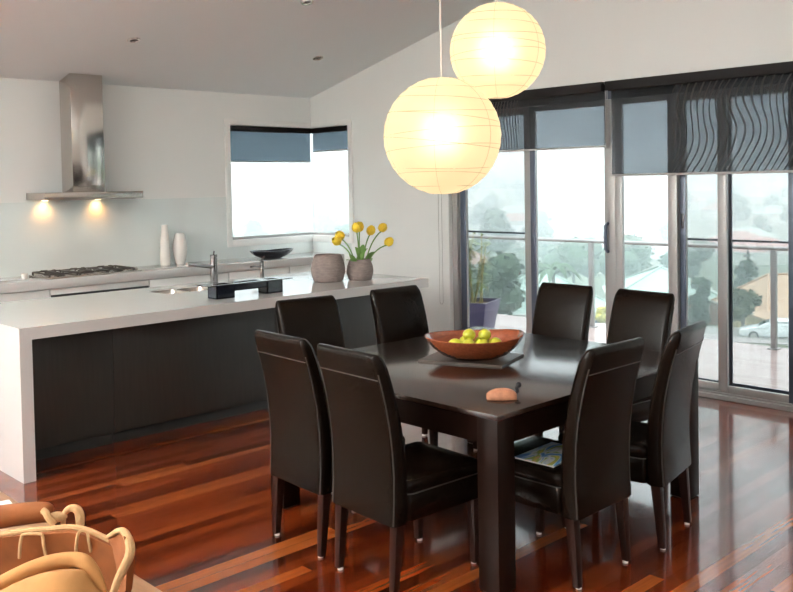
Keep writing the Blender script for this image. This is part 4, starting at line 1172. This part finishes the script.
# the hazy suburb: houses and trees repeated down the valley
rn = random.Random(5)
far_h = []
for k, (rm, lab) in enumerate(((M['red_roof'], 'small hazy house with faded red roof in the valley'), (M['grey_roof'], 'small hazy house with pale grey roof in the valley'), (M['green_roof'], 'small hazy house with dull green roof in the valley'))):
    far_h.append((lab, rm))
protos = {}
FT = 'hazy tree far down in the valley'
taken = []
def free(x, y, r_):
    if any((x - a) ** 2 + (y - b_) ** 2 < (r_ + q) ** 2 for a, b_, q in taken): return False
    taken.append((x, y, r_)); return True
for o_ in list(bpy.data.objects):
    if o_.get('category') in ('house', 'tree', 'palm', 'pole', 'car'): taken.append((o_.location.x, o_.location.y, 9.0 if o_.get('category') == 'house' else 4.5))
n_ = 0; tries = 0
while n_ < 60 and tries < 6000:
    tries += 1
    D_ = rn.uniform(112, 420); lat = rn.uniform(-.52, .46) * D_
    x, y, z = at(D_, lat)
    if not free(x, y, 9.0): continue
    k = n_ % 3; n_ += 1
    if k not in protos:
        protos[k] = house('house', far_h[k][0], (x, y, z), FACE + rn.uniform(-.6, .6), 13, 8.5, 2.8, 2.4, M['render_white'], far_h[k][1], hip=(k != 1), group=far_h[k][0].replace('small hazy house', 'hazy houses'), detail=False)
    else:
        dup(protos[k], (x, y, z), FACE + rn.uniform(-.8, .8))
ft = None; n_ = 0; tries = 0
while n_ < 130 and tries < 9000:
    tries += 1
    D_ = rn.uniform(105, 520); lat = rn.uniform(-.55, .48) * D_
    x, y, z = at(D_, lat); s_ = rn.uniform(.7, 1.4)
    if not free(x, y, 5.6 * s_): continue
    n_ += 1
    if ft is None:
        ft = tree(FT, (x, y, z), 8.5, 4.2, M['leaf_c'], 33, 500, .6, 'hazy trees in the valley')
    else:
        dup(ft, (x, y, z), rn.uniform(0, 6.28), scale=(s_ * rn.uniform(.95, 1.1), s_, s_))

# rain haze over the valley, all around the outside of the house on its view sides
bm = B()
prism(bm, [(9.3, -500), (900, -500), (900, 900), (-500, 900), (-500, 9.6), (9.3, 9.6)], -45, 22, 'z')
tag(obj('haze', bm, M['haze'], smooth=0), 'pale rain haze filling the valley', 'haze', kind='stuff')

# ------------------------------------------------------------------ light
SKY = 0.58
FILL_POWER = 400
W = bpy.data.worlds.new('overcast_sky'); SC.world = W
W.use_nodes = True
bg = W.node_tree.nodes['Background']
bg.inputs[0].default_value = (0.93, 0.97, 1.0, 1)
nt = W.node_tree
tc = nt.nodes.new('ShaderNodeTexCoord'); sp = nt.nodes.new('ShaderNodeSeparateXYZ'); nt.links.new(tc.outputs['Generated'], sp.inputs[0])
cl = nt.nodes.new('ShaderNodeClamp'); nt.links.new(sp.outputs[2], cl.inputs[0])
ma = nt.nodes.new('ShaderNodeMath'); ma.operation = 'MULTIPLY_ADD'; ma.inputs[1].default_value = 4.4; ma.inputs[2].default_value = SKY   # overcast sky, far brighter overhead than at the horizon
nt.links.new(cl.outputs[0], ma.inputs[0]); nt.links.new(ma.outputs[0], bg.inputs[1])

def lamp(name, kind, loc, energy, col, size=.05, rot=None, spot=None, blend=.6):
    l = bpy.data.lights.new(name, kind); l.energy = energy; l.color = col
    if kind in ('POINT', 'SPOT'): l.shadow_soft_size = size
    if kind == 'SPOT': l.spot_size = spot; l.spot_blend = blend
    o = bpy.data.objects.new(name, l); o.location = loc
    if rot: o.rotation_euler = rot
    COL.objects.link(o); return o
for lx, ly, lz, e_ in ((-2.5, 5.2, 1.9, 6.2), (-1.2, -2.6, 1.9, .6), (4.6, -2.4, 1.9, .12), (1.6, -3.2, 1.9, .35)):   # added unseen spots, bounced off the ceiling to brighten the room
    lamp('fill_spot', 'SPOT', (lx, ly, lz), FILL_POWER * e_, (.98, .97, .93), .10, (math.pi, 0, 0), R(160), .6)
lamp('lantern_light', 'POINT', (3.385, 3.172, 1.935 + .02), 3.0, (1.0, .84, .62), .05)
lamp('lantern_light', 'POINT', (3.70, 3.059, 2.384 + .01), 2.5, (1.0, .84, .62), .05)
for x in (3.37, 3.875):
    lamp('hood_light', 'SPOT', (x, 8.095, 1.592), 2.4, (1.0, .44, .11), .015, (R(12), 0, 0), R(130), 1.0)

# ------------------------------------------------------------------ camera
cam = bpy.data.cameras.new('camera'); co = bpy.data.objects.new('camera', cam); COL.objects.link(co)
yaw, pit, rol = R(46.115), R(-1.939), R(.994)
f_ = Vector((math.cos(yaw) * math.cos(pit), math.sin(yaw) * math.cos(pit), math.sin(pit)))
r0 = Vector((math.sin(yaw), -math.cos(yaw), 0)); d0 = f_.cross(r0)
rt = r0 * math.cos(rol) + d0 * math.sin(rol); dn = -r0 * math.sin(rol) + d0 * math.cos(rol)
mw = Matrix((rt, -dn, -f_)).transposed().to_4x4(); mw.translation = (0, 0, 1.6957)
co.matrix_world = mw
cam.sensor_width = 36; cam.lens = 36 * 901.25 / 793
cam.shift_y = -(296 - 214.1) / 793
cam.clip_start = .05; cam.clip_end = 3000
SC.camera = co

SC.view_settings.view_transform = 'Standard'
SC.view_settings.look = 'None'
SC.view_settings.gamma = 1.0
SC.view_settings.exposure = 0.97
SC.view_settings.use_curve_mapping = False
cy = SC.cycles
cy.use_denoising = True
cy.max_bounces = 10; cy.diffuse_bounces = 5; cy.glossy_bounces = 4; cy.transparent_max_bounces = 24; cy.volume_bounces = 2
cy.caustics_reflective = False; cy.caustics_refractive = False
cy.sample_clamp_indirect = 8
